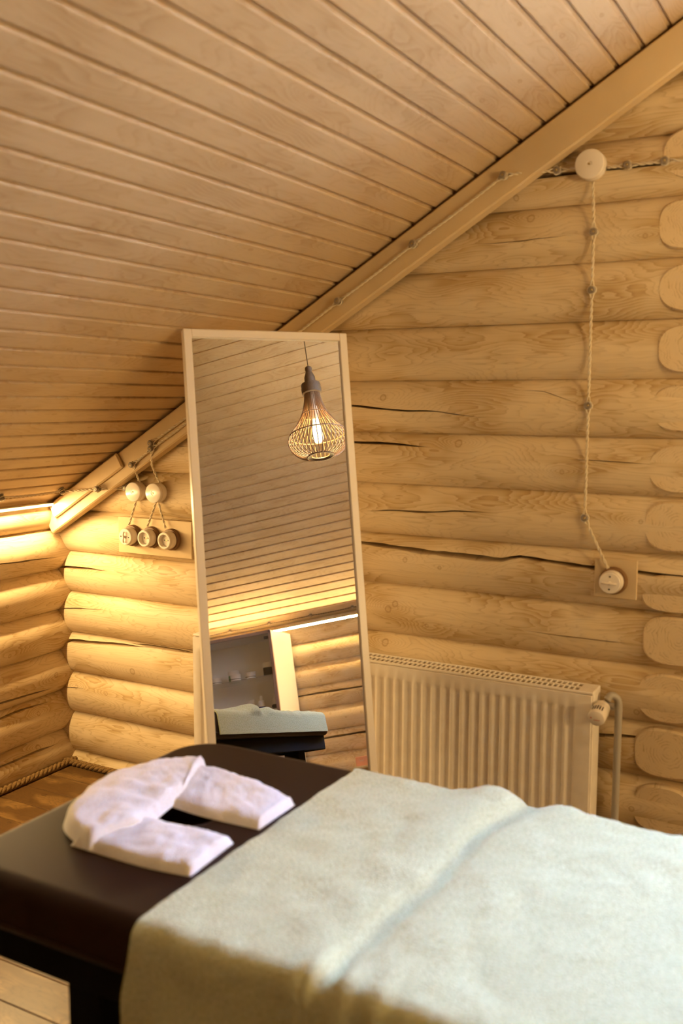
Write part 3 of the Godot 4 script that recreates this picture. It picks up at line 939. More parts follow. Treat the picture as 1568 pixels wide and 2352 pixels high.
func build_pendant() -> void:
	var c := Vector3(3.39, 2.075, 0.94)      # middle of the lower opening
	var o := thing("pendant_lamp", "open rattan pendant lamp with pear-shaped cage and glowing bulb", "lamp", c)
	var prof := [Vector2(0.040, 0.395), Vector2(0.043, 0.36), Vector2(0.052, 0.31), Vector2(0.072, 0.25), Vector2(0.108, 0.19), Vector2(0.148, 0.14), Vector2(0.166, 0.10), Vector2(0.160, 0.06), Vector2(0.130, 0.022), Vector2(0.092, 0.002), Vector2(0.072, 0.0)]
	for k in 40:
		var a := TAU * k / 40.0
		var pts := []
		for i in prof.size():
			pts.append(Vector3(prof[i].x * cos(a), prof[i].y, prof[i].x * sin(a)))
		var st := st_new()
		tube(st, smooth(pts, 3), 0.0026, 4)
		obj("rib", done(st), M.rattan, o)
	for h in [[0.158, 0.126, 0.0035], [0.076, 0.244, 0.0028], [0.072, 0.0, 0.0045]]:
		var ring := PackedVector3Array()
		for j in 41: ring.append(Vector3(h[0] * cos(TAU * j / 40.0), h[1], h[0] * sin(TAU * j / 40.0)))
		var st := st_new()
		tube(st, ring, h[2], 6, false)
		obj("hoop", done(st), M.rattan, o)
	obj("bottom_ring", lathe_mesh([Vector2(0.072, -0.004), Vector2(0.076, 0.003), Vector2(0.052, 0.008), Vector2(0.050, 0.002), Vector2(0.072, -0.004)], 40), M.rattan_dark, o)
	obj("collar", lathe_mesh([Vector2(0.045, 0.365), Vector2(0.055, 0.37), Vector2(0.056, 0.40), Vector2(0.053, 0.408), Vector2(0.055, 0.415), Vector2(0.052, 0.428), Vector2(0.03, 0.436)], 32), M.rattan_dark, o)
	obj("finial", lathe_mesh([Vector2(0.030, 0.43), Vector2(0.031, 0.45), Vector2(0.030, 0.468), Vector2(0.022, 0.49), Vector2(0.017, 0.502), Vector2(0.020, 0.515), Vector2(0.019, 0.526), Vector2(0.010, 0.534), Vector2(0.004, 0.536)], 24), M.rattan_dark, o)
	var top := 3.19 - c.y
	obj("cord", tube_mesh(PackedVector3Array([Vector3(0, 0.53, 0), Vector3(0, 0.8, 0.002), Vector3(0, top, 0)]), 0.0028), M.darkcord, o)
	obj("ceiling_cup", lathe_mesh([Vector2(0.05, top - 0.05), Vector2(0.05, top - 0.015), Vector2(0.045, top)], 24), M.rattan_dark, o)
	obj("lamp_holder", lathe_mesh([Vector2(0.0, 0.215), Vector2(0.019, 0.215), Vector2(0.021, 0.23), Vector2(0.021, 0.285), Vector2(0.012, 0.30), Vector2(0.012, 0.43)], 20), M.ceramic, o)
	var g := mat(lin(1.0, 0.9, 0.7), 0.3)
	g.emission_enabled = true
	g.emission = BULB_COLOR
	g.emission_energy_multiplier = 8.0
	obj("light_bulb", lathe_mesh([Vector2(0, 0.075), Vector2(0.014, 0.078), Vector2(0.025, 0.088), Vector2(0.03, 0.105), Vector2(0.029, 0.13), Vector2(0.024, 0.165), Vector2(0.018, 0.195), Vector2(0.015, 0.216)], 20), g, o)
	var l := OmniLight3D.new()
	l.name = "bulb_light"
	o.add_child(l)
	l.position = Vector3(0, 0.115, 0)
	l.light_color = BULB_COLOR
	l.light_energy = BULB_ENERGY
	l.light_size = 0.028
	l.omni_range = 12.0
	l.omni_attenuation = 2.0
	l.shadow_enabled = true

# ---------------------------------------------------------------- mirror, radiator

func build_mirror() -> void:
	var a := 0.8803
	var t := 0.1999
	var n := Vector3(sin(a) * cos(t), sin(t), cos(a) * cos(t))
	var u := Vector3(-sin(a) * sin(t), cos(t), -cos(a) * sin(t))
	var h := Vector3(cos(a), 0, -sin(a))
	var W := 0.559
	var H := 1.862
	var o := thing("leaning_mirror", "tall white-framed mirror leaning from the floor against the ceiling slope", "mirror")
	o.transform = Transform3D(Basis(h, u, n), Vector3(1.436, 0.0, 0.838) - n * 0.030)
	var fw := 0.027
	var fd := 0.030
	for s in [0, 1]:
		var p := obj("frame_stile", box_mesh(Vector3(fw, H, fd), 0.0025), M.frame, o)
		p.position = Vector3(fw / 2 if s == 0 else W - fw / 2, H / 2, fd / 2)
		var q := obj("frame_rail", box_mesh(Vector3(W - 2 * fw + 0.001, fw, fd), 0.0025), M.frame, o)
		q.position = Vector3(W / 2, fw / 2 if s == 0 else H - fw / 2, fd / 2)
	var g := obj("mirror_glass", box_mesh(Vector3(W - 2 * fw + 0.004, H - 2 * fw + 0.004, 0.005), 0.0004), M.mirror, o)
	g.position = Vector3(W / 2, H / 2, 0.0175)
	var b := obj("back_panel", box_mesh(Vector3(W - fw, H - fw, 0.006), 0.001), M.backing, o)
	b.position = Vector3(W / 2, H / 2, 0.006)

func build_radiator() -> void:
	var x0 := 0.832
	var x1 := 2.376
	var y0 := 0.11
	var y1 := 0.706
	var zb := 0.075
	var zf := 0.172
	var o := thing("panel_radiator", "long white ribbed panel radiator with slotted top grille on the log wall", "radiator", Vector3(0, 0, 0))
	# pressed front panel: flutes with softly closed ends
	var pitch := 0.0348
	var cols := []
	var xa := x0 + 0.035
	var nr := int((x1 - 0.045 - xa) / pitch)
	cols.append([x0 + 0.004, 0.0])
	cols.append([x0 + 0.012, 0.0])
	for i in nr:
		var x := xa + i * pitch
		for q in [[0.0, 0.0], [0.0045, 0.35], [0.009, 0.95], [0.0115, 1.0], [0.0205, 1.0], [0.023, 0.95], [0.0275, 0.35], [0.032, 0.0]]:
			cols.append([x + q[0], q[1]])
	cols.append([x1 - 0.012, 0.0])
	cols.append([x1 - 0.004, 0.0])
	var ys := [[y0 + 0.004, 0.0], [y0 + 0.04, 0.0], [y0 + 0.055, 0.5], [y0 + 0.065, 1.0], [y1 - 0.070, 1.0], [y1 - 0.059, 0.6], [y1 - 0.050, 0.0], [y1 - 0.0125, 0.0]]
	var rows := []
	for y in ys:
		var r := PackedVector3Array()
		for c in cols: r.append(Vector3(c[0], y[0], zf - 0.0085 * c[1] * y[1]))
		rows.append(r)
	var st := st_new()
	grid(st, rows, 3)
	# folded rim round the panel
	st.set_smooth_group(-1)
	var yt := y1 - 0.0125
	var yb := y0 + 0.004
	quad(st, Vector3(x0 + 0.004, yt, zf), Vector3(x1 - 0.004, yt, zf), Vector3(x1 - 0.004, yt, zf - 0.014), Vector3(x0 + 0.004, yt, zf - 0.014))
	quad(st, Vector3(x0 + 0.004, yb, zf - 0.014), Vector3(x1 - 0.004, yb, zf - 0.014), Vector3(x1 - 0.004, yb, zf), Vector3(x0 + 0.004, yb, zf))
	quad(st, Vector3(x1 - 0.004, yb, zf), Vector3(x1 - 0.004, yb, zf - 0.014), Vector3(x1 - 0.004, yt, zf - 0.014), Vector3(x1 - 0.004, yt, zf))
	quad(st, Vector3(x0 + 0.004, yb, zf - 0.014), Vector3(x0 + 0.004, yb, zf), Vector3(x0 + 0.004, yt, zf), Vector3(x0 + 0.004, yt, zf - 0.014))
	obj("front_panel", done(st), M.radiator, o)
	var bp := obj("back_panel", box_mesh(Vector3(x1 - x0 - 0.01, y1 - y0 - 0.03, 0.012), 0.003), M.radiator, o)
	bp.position = Vector3((x0 + x1) / 2, (y0 + y1) / 2 - 0.01, zb + 0.012)
	# folded convector sheet between the panels
	var zig := []
	for k in 2:
		var row := PackedVector3Array()
		for i in 161:
			row.append(Vector3(lerpf(x0 + 0.02, x1 - 0.02, i / 160.0), (y0 + 0.06) if k == 0 else (y1 - 0.10), (zb + 0.03) if i % 2 == 0 else (zf - 0.022)))
		zig.append(row)
	st = st_new()
	grid(st, zig, -1)
	obj("convector", done(st), M.radiator, o)
	for s in [0, 1]:
		var c := obj("side_cover", box_mesh(Vector3(0.008, y1 - y0 - 0.005, zf - zb - 0.018), 0.003), M.radiator, o)
		c.position = Vector3(x0 + 0.003 if s == 0 else x1 - 0.003, (y0 + y1) / 2 - 0.001, (zf + zb) / 2 - 0.006)
	# top grille: three rails, a plain end and many short bars
	st = st_new()
	var gy := y1 - 0.006
	var zr := [zb + 0.004, (zb + zf) / 2 - 0.004, zf - 0.010]
	for z in zr: cbox(st, Vector3(x1 - x0 - 0.002, 0.008, 0.007), 0.0015, at(Vector3((x0 + x1) / 2, gy, z)))
	for e in [x0 + 0.025, x1 - 0.025]: cbox(st, Vector3(0.05, 0.008, zf - zb - 0.006), 0.002, at(Vector3(e, gy + 0.0002, (zb + zf) / 2 - 0.003)))
	var x := x0 + 0.06
	while x < x1 - 0.06:
		cbox(st, Vector3(0.0045, 0.006, zf - zb - 0.012), 0.001, at(Vector3(x, gy - 0.0004, (zb + zf) / 2 - 0.003)))
		x += 0.0175
	obj("top_grille", done(st), M.radiator, o)
	# valve with thermostatic head, pointing towards the room
	st = st_new()
	tube(st, smooth([Vector3(x1 - 0.004, 0.655, 0.118), Vector3(x1 + 0.02, 0.655, 0.118), Vector3(x1 + 0.055, 0.655, 0.118)], 4), 0.011, 10)
	var fwd := Transform3D(Basis(Vector3.RIGHT, PI / 2), Vector3(x1 + 0.022, 0.655, 0.110))
	lathe(st, [Vector2(0.012, -0.012), Vector2(0.014, 0.0), Vector2(0.014, 0.02), Vector2(0.018, 0.022), Vector2(0.018, 0.036)], 16, fwd)
	obj("valve_body", done(st), M.steel, o)
	var hd := Node3D.new()
	st = st_new()
	lathe(st, [Vector2(0.017, 0.0), Vector2(0.0205, 0.004), Vector2(0.0205, 0.018), Vector2(0.0225, 0.021), Vector2(0.0225, 0.058), Vector2(0.0205, 0.0635), Vector2(0.016, 0.066), Vector2(0, 0.0665)], 28)
	hd.free()
	var head := obj("thermostat_head", done(st), M.ceramic, o)
	head.transform = Transform3D(Basis(Vector3.RIGHT, PI / 2 + 0.22).scaled(Vector3.ONE * 1.2), Vector3(x1 + 0.024, 0.657, 0.142))
	head.set_meta("label", "white thermostat head with vent slots")
	for k in 5:
		var sl := obj("vent_slot", box_mesh(Vector3(0.0028, 0.018, 0.0022), 0.0003), M.dark, head)
		var an := PI + (k - 2) * 0.28
		sl.transform = Transform3D(Basis(Vector3.UP, an), Vector3(sin(an) * 0.0222, 0.044, cos(an) * 0.0222))
	var dot := obj("marker_dot", lathe_mesh([Vector2(0.0024, 0), Vector2(0.0024, 0.0006), Vector2(0, 0.0008)], 10), M.red, head)
	dot.position = Vector3(-0.012, 0.0655, -0.002)
	var ln := obj("marker_line", box_mesh(Vector3(0.016, 0.0007, 0.0016), 0.0002), M.red, head)
	ln.position = Vector3(0.002, 0.0665, 0.003)
	# supply pipe
	var pp := thing("heating_pipe", "grey-white painted pipe rising from the floor beside the radiator", "pipe", Vector3(2.437, 0, 0.085))
	obj("pipe_run", tube_mesh(smooth([Vector3(0, 0, 0), Vector3(0, 0.3, 0), Vector3(0, 0.6, 0), Vector3(-0.001, 0.660, 0.002), Vector3(-0.010, 0.680, 0.010), Vector3(-0.022, 0.684, 0.020), Vector3(-0.030, 0.672, 0.028)], 6), 0.0115, 14), M.pipe, pp)
	obj("floor_collar", lathe_mesh([Vector2(0.026, 0), Vector2(0.026, 0.004), Vector2(0.013, 0.009)], 20), M.pipe, pp)

# ---------------------------------------------------------------- massage table and linen

func rounded(x0: float, x1: float, z0: float, z1: float, r: float, per := 10) -> Array:
	var out := []       # [point, outward normal], anticlockwise from above
	for c in [[x1 - r, z1 - r, 0.0], [x0 + r, z1 - r, 1.0], [x0 + r, z0 + r, 2.0], [x1 - r, z0 + r, 3.0]]:
		for k in per + 1:
			var a: float = (c[2] + float(k) / per) * PI / 2
			out.append([Vector2(c[0] + r * cos(a), c[1] + r * sin(a)), Vector2(cos(a), sin(a))])
	return out

func cushion_mesh(outline: Array, hole_c: Vector2, hole_r: Vector2, y0: float, y1: float, e: float) -> ArrayMesh:
	var st := st_new()
	var n := outline.size()
	var nh := 32
	var ring := func(inset: float, y: float) -> PackedVector3Array:
		var r := PackedVector3Array()
		for i in n + 1:
			var o: Array = outline[i % n]
			var p: Vector2 = o[0] - o[1] * inset
			r.append(Vector3(p.x, y, p.y))
		return r
	var rows := []
	for k in 9:
		var a := -PI / 2 + PI / 2 * k / 8.0
		rows.append(ring.call(e * 0.6 * (1 - cos(a)), y0 + e * 0.6 * (1 + sin(a))))
	for k in range(0, 11):
		var a := PI / 2 * k / 10.0
		rows.append(ring.call(e * (1 - cos(a)), y1 - e * (1 - sin(a))))
	rows.reverse()      # outline runs clockwise seen from outside
	grid(st, rows, 5)
	# rounded lip of the face hole
	var hr := []
	for k in 7:
		var a := PI / 2 * k / 6.0
		var row := PackedVector3Array()
		for j in nh + 1:
			var b := TAU * (j % nh) / nh
			var g := 0.018 * (1 - sin(a))
			row.append(Vector3(hole_c.x + (hole_r.x + g) * cos(b), y1 - 0.018 * (1 - cos(a)), hole_c.y + (hole_r.y + g) * sin(b)))
		hr.append(row)
	var low := PackedVector3Array()
	for j in nh + 1:
		var b := TAU * (j % nh) / nh
		low.append(Vector3(hole_c.x + hole_r.x * cos(b), y0, hole_c.y + hole_r.y * sin(b)))
	hr.append(low)
	grid(st, hr, 6)
	# flat top and bottom with the hole left out, joined by a slit
	for side in 2:
		var inset := e if side == 0 else e * 0.6
		var y := y1 if side == 0 else y0
		var grow := 0.018 if side == 0 else 0.0
		var poly := PackedVector2Array()
		for i in n: poly.append(outline[i][0] - outline[i][1] * inset)
		var best := 0
		for i in n:
			if poly[i].distance_to(hole_c) < poly[best].distance_to(hole_c): best = i
		var start := Vector2(poly[best] - hole_c).angle()
		var full := PackedVector2Array()
		for i in n + 1: full.append(poly[(best + i) % n])
		for j in nh + 1:
			var b := start - TAU * j / nh
			full.append(hole_c + Vector2((hole_r.x + grow) * cos(b), (hole_r.y + grow) * sin(b)))
		var tri := Geometry2D.triangulate_polygon(full)
		st.set_smooth_group(-1)
		for i in range(0, tri.size(), 3):
			var q := []
			for k in 3: q.append(Vector3(full[tri[i + k]].x, y, full[tri[i + k]].y))
			face(st, q, Vector3(q[0].x, (y0 + y1) / 2, q[0].z))
	return done(st)

func build_table() -> void:
	var x0 := 1.532
	var x1 := 3.34
	var z0 := 1.057
	var z1 := 1.880
	var o := thing("massage_table", "dark brown leather massage table with face hole on black legs", "massage table", Vector3.ZERO)
	var out := rounded(x0, x1, z0, z1, 0.13, 14)
	obj("cushion", cushion_mesh(out, Vector2(1.80, 1.472), Vector2(0.085, 0.060), 0.588, 0.700, 0.034), M.leather, o)
	var st := st_new()
	var seam := PackedVector3Array()
	for i in out.size() + 1:
		var q: Array = out[i % out.size()]
		var p: Vector2 = q[0] + q[1] * 0.0006
		seam.append(Vector3(p.x, 0.612, p.y))
	tube(st, seam, 0.0025, 5, false)
	obj("piping", done(st), M.leather, o)
	st = st_new()
	for z in [z0 + 0.05, z1 - 0.035]: cbox(st, Vector3(x1 - x0 - 0.14, 0.07, 0.03), 0.003, at(Vector3((x0 + x1) / 2, 0.556, z)))
	for x in [x0 + 0.07, (x0 + x1) / 2, x1 - 0.07]: cbox(st, Vector3(0.03, 0.07, z1 - z0 - 0.1), 0.003, at(Vector3(x, 0.556, (z0 + z1) / 2)))
	obj("apron", done(st), M.black, o)
	for x in [1.845, 3.05]:
		for z in [z0 + 0.115, z1 - 0.10]:
			var l := obj("leg", box_mesh(Vector3(0.085, 0.53, 0.075), 0.004), M.black, o)
			l.position = Vector3(x, 0.265, z)
	for x in [1.845, 3.05]:
		var r := obj("stretcher", box_mesh(Vector3(0.05, 0.06, z1 - z0 - 0.28), 0.003), M.black, o)
		r.position = Vector3(x, 0.14, (z0 + z1) / 2 + 0.01)

func build_sheet() -> void:
	# big towel: far hem - far edge - top - near edge - near hem
	var path := []      # [z, y, normal]
	for k in 7: path.append([1.052, lerpf(0.605, 0.672, k / 6.0), Vector2(-1, 0), 0.0, (6 - k) / 6.0])
	for k in range(1, 8):
		var a := PI / 2 * k / 8.0
		path.append([1.082 - 0.030 * cos(a), 0.675 + 0.030 * sin(a), Vector2(-cos(a), sin(a)), 0.0, 0.0])
	for k in 61: path.append([lerpf(1.082, 1.855, k / 60.0), 0.705, Vector2(0, 1), 1.0, 0.0])
	for k in range(1, 10):
		var a := PI / 2 * k / 10.0
		path.append([1.855 + 0.037 * sin(a), 0.668 + 0.037 * cos(a), Vector2(sin(a), cos(a)), 1.0 - k / 10.0, 0.0])
	for k in range(0, 26): path.append([1.892 + 0.004 * k / 25.0, lerpf(0.668, 0.33, k / 25.0), Vector2(1, 0), 0.0, -float(k + 1) / 26.0])
	var nx := 120
	var n := FastNoiseLite.new()
	n.seed = 77
	n.frequency = 1.0
	n.fractal_octaves = 3
	var tops := []
	var backs := []
	for q in path:
		var row := PackedVector3Array()
		var under := PackedVector3Array()
		for i in nx + 1:
			var f := float(i) / nx
			var hang := maxf(0.0, -q[4])
			var x := lerpf(2.030 - 0.05 * hang + 0.006 * sin(q[1] * 30.0) * hang, 3.215 + 0.012 * sin(q[0] * 9.0), f)
			var z: float = q[0]
			var y: float = q[1]
			var nz: Vector2 = q[2]
			var xc := 2.425 + 0.045 * clampf((1.35 - z) / 0.28, 0.0, 1.0) + 0.008 * sin(z * 14.0)
			var d := x - xc
			var lift := 0.0
			if q[3] > 0.0 or nz.y > 0.2:
				var far := clampf((1.40 - z) / 0.3, 0.0, 1.0)
				lift += -0.017 * exp(-pow(d / 0.022, 2.0))
				lift += (0.010 + 0.014 * far) * exp(-pow((d + 0.085) / 0.065, 2.0))
				lift += 0.012 * exp(-pow((d - 0.09) / 0.08, 2.0))
				lift += 0.0055 * n.get_noise_2d(x * 7.0, z * 7.0) + 0.003 * n.get_noise_2d(x * 22.0 + 40.0, z * 9.0)
				lift += -0.007 * exp(-pow((x - 2.80 + 0.12 * (z - 1.5)) / 0.03, 2.0)) * clampf((z - 1.25) / 0.2, 0.0, 1.0)
				lift *= minf(1.0, nz.y * 1.2)
				lift = maxf(lift, -0.0035)
			# gathers where the crease runs over the near edge
			var near := clampf((z - 1.74) / 0.12, 0.0, 1.0) * (1.0 - hang)
			var out := 0.0
			out += near * (0.020 * exp(-pow((d - 0.012) / 0.020, 2.0)) + 0.014 * exp(-pow((d + 0.050) / 0.018, 2.0)) + 0.010 * exp(-pow((d - 0.065) / 0.022, 2.0)))
			# folds of the hanging part, opening downwards
			if hang > 0.0:
				var fx := x - 2.03 - hang * 0.16
				out += hang * (0.020 * exp(-pow((fx - 0.02) / 0.05, 2.0)) + 0.018 * exp(-pow((fx - 0.22) / 0.07, 2.0)))
				out += hang * 0.022 * (0.5 + 0.5 * sin((x - 2.43) * 24.0 + hang * 1.5)) + 0.006 * n.get_noise_2d(x * 9.0, y * 9.0)
			elif q[4] > 0.0:
				out += q[4] * (0.004 + 0.006 * n.get_noise_2d(x * 6.0, y * 6.0))
			var s := lift + out
			var p := Vector3(x, y + nz.y * s, z + nz.x * s)
			row.append(p)
			under.append(p - Vector3(0, nz.y, nz.x) * 0.0045)
		tops.append(row)
		backs.append(under)
	var st := st_new()
	tops.reverse()
	backs.reverse()
	grid(st, tops, 4)
	var ba := backs.duplicate()
	ba.reverse()
	grid(st, ba, 5)
	# hem all round
	st.set_smooth_group(6)
	var m := tops.size() - 1
	for i in m:
		for j in [0, nx]: face(st, [tops[i][j], tops[i + 1][j], backs[i + 1][j], backs[i][j]], tops[i][nx / 2])
	for j in nx:
		for i in [0, m]: face(st, [tops[i][j], tops[i][j + 1], backs[i][j + 1], backs[i][j]], tops[m / 2][j])
	var o := obj("terry_sheet", done(st), M.sheet, self)
	tag(o, "large pale green-white terry sheet draped over the massage table", "sheet")

# A folded length of terry between two edges: soft all round, closed underneath.
func fold_mesh(outer: Array, inner: Array, y: float, thick: float, seed_: int, lean: float) -> ArrayMesh:
	var n := FastNoiseLite.new()
	n.seed = seed_
	n.frequency = 1.0
	var a := smooth(outer, 10)
	var b := smooth(inner, 10)
	var nl := 44
	var nw := 20
	var top := []
	var bot := []
	var sample := func(c: PackedVector3Array, f: float) -> Vector3:
		var g := f * (c.size() - 1)
		var k := mini(int(g), c.size() - 2)
		return c[k].lerp(c[k + 1], g - k)
	for i in nl + 1:
		var f := float(i) / nl
		var row := PackedVector3Array()
		var low := PackedVector3Array()
		for j in nw + 1:
			var g := float(j) / nw
			var p: Vector3 = sample.call(a, f).lerp(sample.call(b, f), g)
			var e1 := pow(maxf(0.0, 1.0 - pow(absf(2.0 * g - 1.0), 5.0)), 0.5)
			var e2 := pow(maxf(0.0, 1.0 - pow(absf(2.0 * f - 1.0), 16.0)), 0.5)
			var h := thick * e1 * e2 * (1.0 + lean * (0.5 - g))
			h *= 1.0 + 0.16 * exp(-pow((f - 0.955) / 0.012, 2.0)) - 0.10 * exp(-pow((f - 0.925) / 0.012, 2.0)) + 0.28 * n.get_noise_2d(p.x * 9.0 + 7.0, p.z * 9.0)
			h += (0.004 * n.get_noise_2d(p.x * 22.0, p.z * 22.0) + 0.002 * n.get_noise_2d(p.x * 60.0, p.z * 60.0)) * e1 * e2
			row.append(Vector3(p.x, y + maxf(0.0, h), p.z))
			low.append(Vector3(p.x, y, p.z))
		top.append(row)
		bot.append(low)
	var st := st_new()
	grid(st, top, 2)
	bot.reverse()
	grid(st, bot, -1)
	return done(st)

func build_face_towel() -> void:
	var o := thing("folded_towel", "small white terry towel folded in a U round the face hole", "towel", Vector3(1.78, 0.7, 1.48))
	var v := func(l: Array) -> Array: return l.map(func(p): return Vector3(p[0] - 1.78, 0, p[1] - 1.48))
	obj("towel_fold", fold_mesh(v.call([[1.66, 1.27], [1.80, 1.262], [2.012, 1.322]]), v.call([[1.73, 1.46], [1.86, 1.474], [2.012, 1.468]]), 0.0008, 0.026, 3, 0.3), M.towel, o)
	obj("towel_fold", fold_mesh(v.call([[2.002, 1.546], [1.90, 1.546], [1.78, 1.565]]), v.call([[2.012, 1.700], [1.90, 1.715], [1.72, 1.715]]), 0.0008, 0.026, 4, 0.0), M.towel, o)
	obj("towel_fold", fold_mesh(v.call([[1.775, 1.722], [1.640, 1.655], [1.566, 1.45], [1.630, 1.30], [1.705, 1.238]]), v.call([[1.812, 1.600], [1.806, 1.572], [1.795, 1.53], [1.785, 1.48], [1.782, 1.43]]), 0.004, 0.040, 5, 0.1), M.towel, o)

# ---------------------------------------------------------------- cabinet seen in the mirror

func jar(called: String, p: Vector3, r: float, h: float, body: Material, lid: Material, label: String) -> void:
	var o := thing(called, label, "jar", p)
	obj("body", lathe_mesh([Vector2(0, 0), Vector2(r * 0.94, 0), Vector2(r, 0.003), Vector2(r, h * 0.62), Vector2(r * 0.9, h * 0.66)], 24), body, o)
	obj("lid", lathe_mesh([Vector2(r * 1.02, h * 0.64), Vector2(r * 1.02, h * 0.96), Vector2(r * 0.96, h), Vector2(0, h)], 24), lid, o)
	obj("band", lathe_mesh([Vector2(r * 1.006, h * 0.28), Vector2(r * 1.006, h * 0.36)], 24), M.dark, o)

func bottle(p: Vector3, r: float, h: float, band: Material, label: String) -> void:
	var o := thing("lotion_bottle", label, "bottle", p)
	obj("body", lathe_mesh([Vector2(0, 0), Vector2(r * 0.95, 0), Vector2(r, 0.004), Vector2(r, h * 0.66), Vector2(r * 0.85, h * 0.72), Vector2(r * 0.35, h * 0.76)], 24), M.white, o)
	obj("cap", lathe_mesh([Vector2(r * 0.4, h * 0.75), Vector2(r * 0.4, h * 0.95), Vector2(r * 0.3, h), Vector2(0, h)], 18), M.white, o)
	obj("label_band", lathe_mesh([Vector2(r * 1.01, h * 0.2), Vector2(r * 1.01, h * 0.42)], 24), band, o)

func build_cabinet() -> void:
	var x0 := 5.55      # front
	var x1 := 5.945
	var z0 := 2.262
	var z1 := 3.06
	var yt := 1.532
	var o := thing("display_cabinet", "tall white cabinet with tinted glass door under the light strip", "cabinet", Vector3.ZERO)
	var dx := x1 - x0
	var zc := (z0 + z1) / 2
	for z in [z0 + 0.009, z1 - 0.009]:
		var p := obj("side_panel", box_mesh(Vector3(dx, yt, 0.018), 0.002), M.white, o)
		p.position = Vector3((x0 + x1) / 2, yt / 2, z)
	for y in [0.07, 0.905, yt - 0.009]:
		var p := obj("cross_panel", box_mesh(Vector3(dx - 0.02, 0.018, z1 - z0 - 0.036), 0.001), M.white, o)
		p.position = Vector3((x0 + x1) / 2 + 0.005, y, zc)
	var bk := obj("back_panel", box_mesh(Vector3(0.008, yt - 0.06, z1 - z0 - 0.036), 0.001), M.white, o)
	bk.position = Vector3(x1 - 0.006, yt / 2 + 0.03, zc)
	var sh := obj("glass_shelf", box_mesh(Vector3(dx - 0.06, 0.006, z1 - z0 - 0.04), 0.001), M.glass, o)
	sh.position = Vector3((x0 + x1) / 2 + 0.01, 1.196, zc)
	# glazed door: frame, tinted pane, hinges
	var st := st_new()
	var ya := 0.90
	var w := z1 - z0
	for z in [z0 + 0.009, z1 - 0.009]: cbox(st, Vector3(0.018, yt - ya, 0.026), 0.002, at(Vector3(x0 - 0.010, (ya + yt) / 2, z)))
	for y in [ya + 0.009, yt - 0.009]: cbox(st, Vector3(0.018, 0.026, w), 0.002, at(Vector3(x0 - 0.010, y, zc)))
	var d := obj("glass_door", done(st), M.doorframe, o)
	obj("pane", box_mesh(Vector3(0.005, yt - ya - 0.036, w - 0.036), 0.0005, at(Vector3(x0 - 0.010, (ya + yt) / 2, zc))), M.tinted, d)
	for y in [yt - 0.05, ya + 0.05]: obj("hinge", box_mesh(Vector3(0.012, 0.022, 0.045), 0.002, at(Vector3(x0 + 0.006, y, z0 + 0.045))), M.dark, d)
	for z in [z0 + w * 0.25, z0 + w * 0.75]:
		var c := obj("cupboard_door", box_mesh(Vector3(0.018, 0.80, w / 2 - 0.006), 0.002), M.white, o)
		c.position = Vector3(x0 - 0.010, 0.482, z)
		var h := obj("handle", tube_mesh(smooth([Vector3(0, -0.05, 0), Vector3(-0.02, -0.045, 0), Vector3(-0.02, 0.045, 0), Vector3(0, 0.05, 0)], 4), 0.004), M.steel, c)
		h.position = Vector3(-0.008, 0.25, (0.15 if z < zc else -0.15))
	# what stands on the shelves
	var ys := 1.1995
	jar("cosmetic_jar", Vector3(5.70, ys, 2.845), 0.040, 0.052, M.white, M.white, "white cream jar standing nearest the far end of the glass shelf")
	jar("cosmetic_jar", Vector3(5.68, ys, 2.665), 0.041, 0.056, M.white, M.white, "white cream jar in front of the green jar on the glass shelf")
	jar("cosmetic_jar", Vector3(5.70, ys, 2.545), 0.041, 0.056, M.white, M.white, "white cream jar on the glass shelf next to the dark jar")
	jar("cosmetic_jar", Vector3(5.80, ys, 2.735), 0.045, 0.10, M.green, M.white, "green jar with a white lid on the glass shelf")
	jar("cosmetic_jar", Vector3(5.70, ys, 2.385), 0.042, 0.105, M.dark, M.white, "black jar with a white lid on the glass shelf")
	bottle(Vector3(5.72, 0.914, 2.485), 0.030, 0.145, M.blue, "white lotion bottle with blue label under the glass shelf")
	bottle(Vector3(5.72, 0.914, 2.365), 0.026, 0.15, M.dark, "slim white lotion bottle beside the cabinet side")
	var tb := thing("cream_tube", "white cream tube standing on its cap beside the lotion bottle", "tube", Vector3(5.72, 0.914, 2.575))
	obj("cap", lathe_mesh([Vector2(0, 0), Vector2(0.018, 0), Vector2(0.018, 0.022), Vector2(0.016, 0.024)], 18), M.white, tb)
	st = st_new()
	var rows := []
	for k in 7:
		var f := k / 6.0
		var r := PackedVector3Array()
		for j in 21:
			var an := TAU * (j % 20) / 20
			r.append(Vector3(lerpf(0.020, 0.002, f) * sin(an), 0.024 + 0.10 * f, lerpf(0.020, 0.030, f) * cos(an)))
		rows.append(r)
	grid(st, rows, 1)
	obj("body", done(st), M.white, tb)
	# small peach box on a shelf bracket at the right wall, glimpsed low in the mirror
	var s := thing("wall_shelf", "small pale shelf on the opposite log wall carrying a peach box", "shelf", Vector3(5.88, 0.41, 1.76))
	obj("shelf_board", box_mesh(Vector3(0.15, 0.018, 0.22), 0.002), M.trim, s)
	for z in [-0.08, 0.08]:
		var br := obj("bracket", box_mesh(Vector3(0.10, 0.05, 0.012), 0.002), M.trim, s)
		br.position = Vector3(0.012, -0.033, z)
	var pb := thing("gift_box", "small peach box with pale zigzag mark on the wall shelf", "box", Vector3(5.865, 0.4195, 1.765))
	obj("carton", box_mesh(Vector3(0.07, 0.07, 0.10), 0.002, at(Vector3(0, 0.035, 0))), M.peach, pb)
	var zz := smooth([Vector3(-0.0355, 0.048, 0.016), Vector3(-0.0355, 0.032, 0.008), Vector3(-0.0355, 0.045, 0.0), Vector3(-0.0355, 0.032, -0.008), Vector3(-0.0355, 0.048, -0.016)], 2)
	obj("mark", tube_mesh(zz, 0.0012, 4), M.white, pb)

# ----------------------------------------------------------------

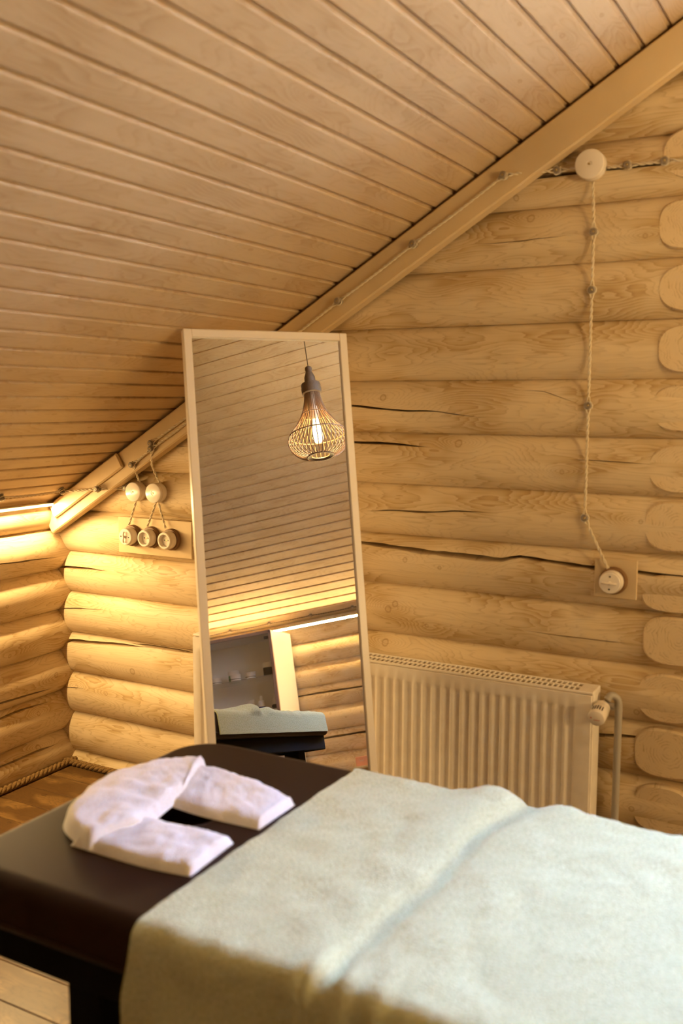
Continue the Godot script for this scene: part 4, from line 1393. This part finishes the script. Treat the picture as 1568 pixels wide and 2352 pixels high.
var LED_COLOR := Color.WHITE
var BULB_COLOR := Color.WHITE
var BULB_ENERGY := 1.0

func _ready() -> void:
	# camera
	var cam := Camera3D.new()
	cam.name = "camera"
	add_child(cam)
	cam.position = Vector3(3.10893, 1.59897, 3.09131)
	cam.rotation_order = EULER_ORDER_YXZ
	cam.rotation = Vector3(-0.11453, 0.50654, 0.00264)
	cam.near = 0.05
	cam.far = 100.0
	var lens := CameraAttributesPhysical.new()
	lens.frustum_focal_length = 35.0 / (2.0 * 1176.0 / 2229.014)
	lens.frustum_focus_distance = 4.7
	lens.exposure_aperture = 2.4
	cam.attributes = lens
	cam.fov = 55.6311
	cam.current = true
	# sky and exposure
	var env := Environment.new()
	env.background_mode = Environment.BG_SKY
	var sky := Sky.new()
	var sm := ProceduralSkyMaterial.new()
	sm.sky_top_color = lin(0.38, 0.57, 1.0)
	sm.sky_horizon_color = lin(0.60, 0.77, 1.0)
	sm.ground_bottom_color = lin(0.05, 0.055, 0.045)
	sm.ground_horizon_color = lin(0.08, 0.085, 0.08)
	sm.sky_energy_multiplier = 1.0
	sm.ground_energy_multiplier = 1.0
	sky.sky_material = sm
	env.sky = sky
	env.background_energy_multiplier = 140.0
	env.tonemap_mode = Environment.TONE_MAPPER_LINEAR
	env.tonemap_exposure = 1.1
	env.sdfgi_enabled = true
	env.ssao_enabled = true
	env.ssil_enabled = true
	var we := WorldEnvironment.new()
	we.name = "environment"
	we.environment = env
	add_child(we)
	LED_COLOR = lin(1.0, 0.69, 0.30)
	BULB_COLOR = lin(1.0, 0.70, 0.31)
	BULB_ENERGY = 0.6
	var led_energy := 3.5

	wob.seed = 4
	wob.frequency = 0.05
	rng.seed = 1
	make_materials()
	M.pipe = mat(lin(0.40, 0.36, 0.30), 0.45)

	build_walls()
	build_window()
	build_ceiling()
	build_floor()
	rope("baseboard_left", Vector3(0.062, 0.015, 0.03), Vector3(0.062, 0.015, 3.2), "twisted hemp rope laid along the foot of the left log wall")
	rope("baseboard_back", Vector3(0.03, 0.015, 0.066), Vector3(3.0, 0.015, 0.066), "twisted hemp rope laid along the foot of the back log wall")
	led("led_strip", Vector3(0.064, 1.158, 1.03), 1.86, Vector3(0.75, -1.0, 0), led_energy, "glowing warm light strip along the top of the left log wall")
	led("led_strip", Vector3(5.938, 1.578, 1.65), 2.9, Vector3(-1.0, -0.35, 0), led_energy * 2.5, "glowing warm light strip above the white cabinet, seen in the mirror")
	build_mirror()
	build_radiator()
	build_table()
	build_sheet()
	build_face_towel()
	build_cabinet()
	build_pendant()
	build_wiring()
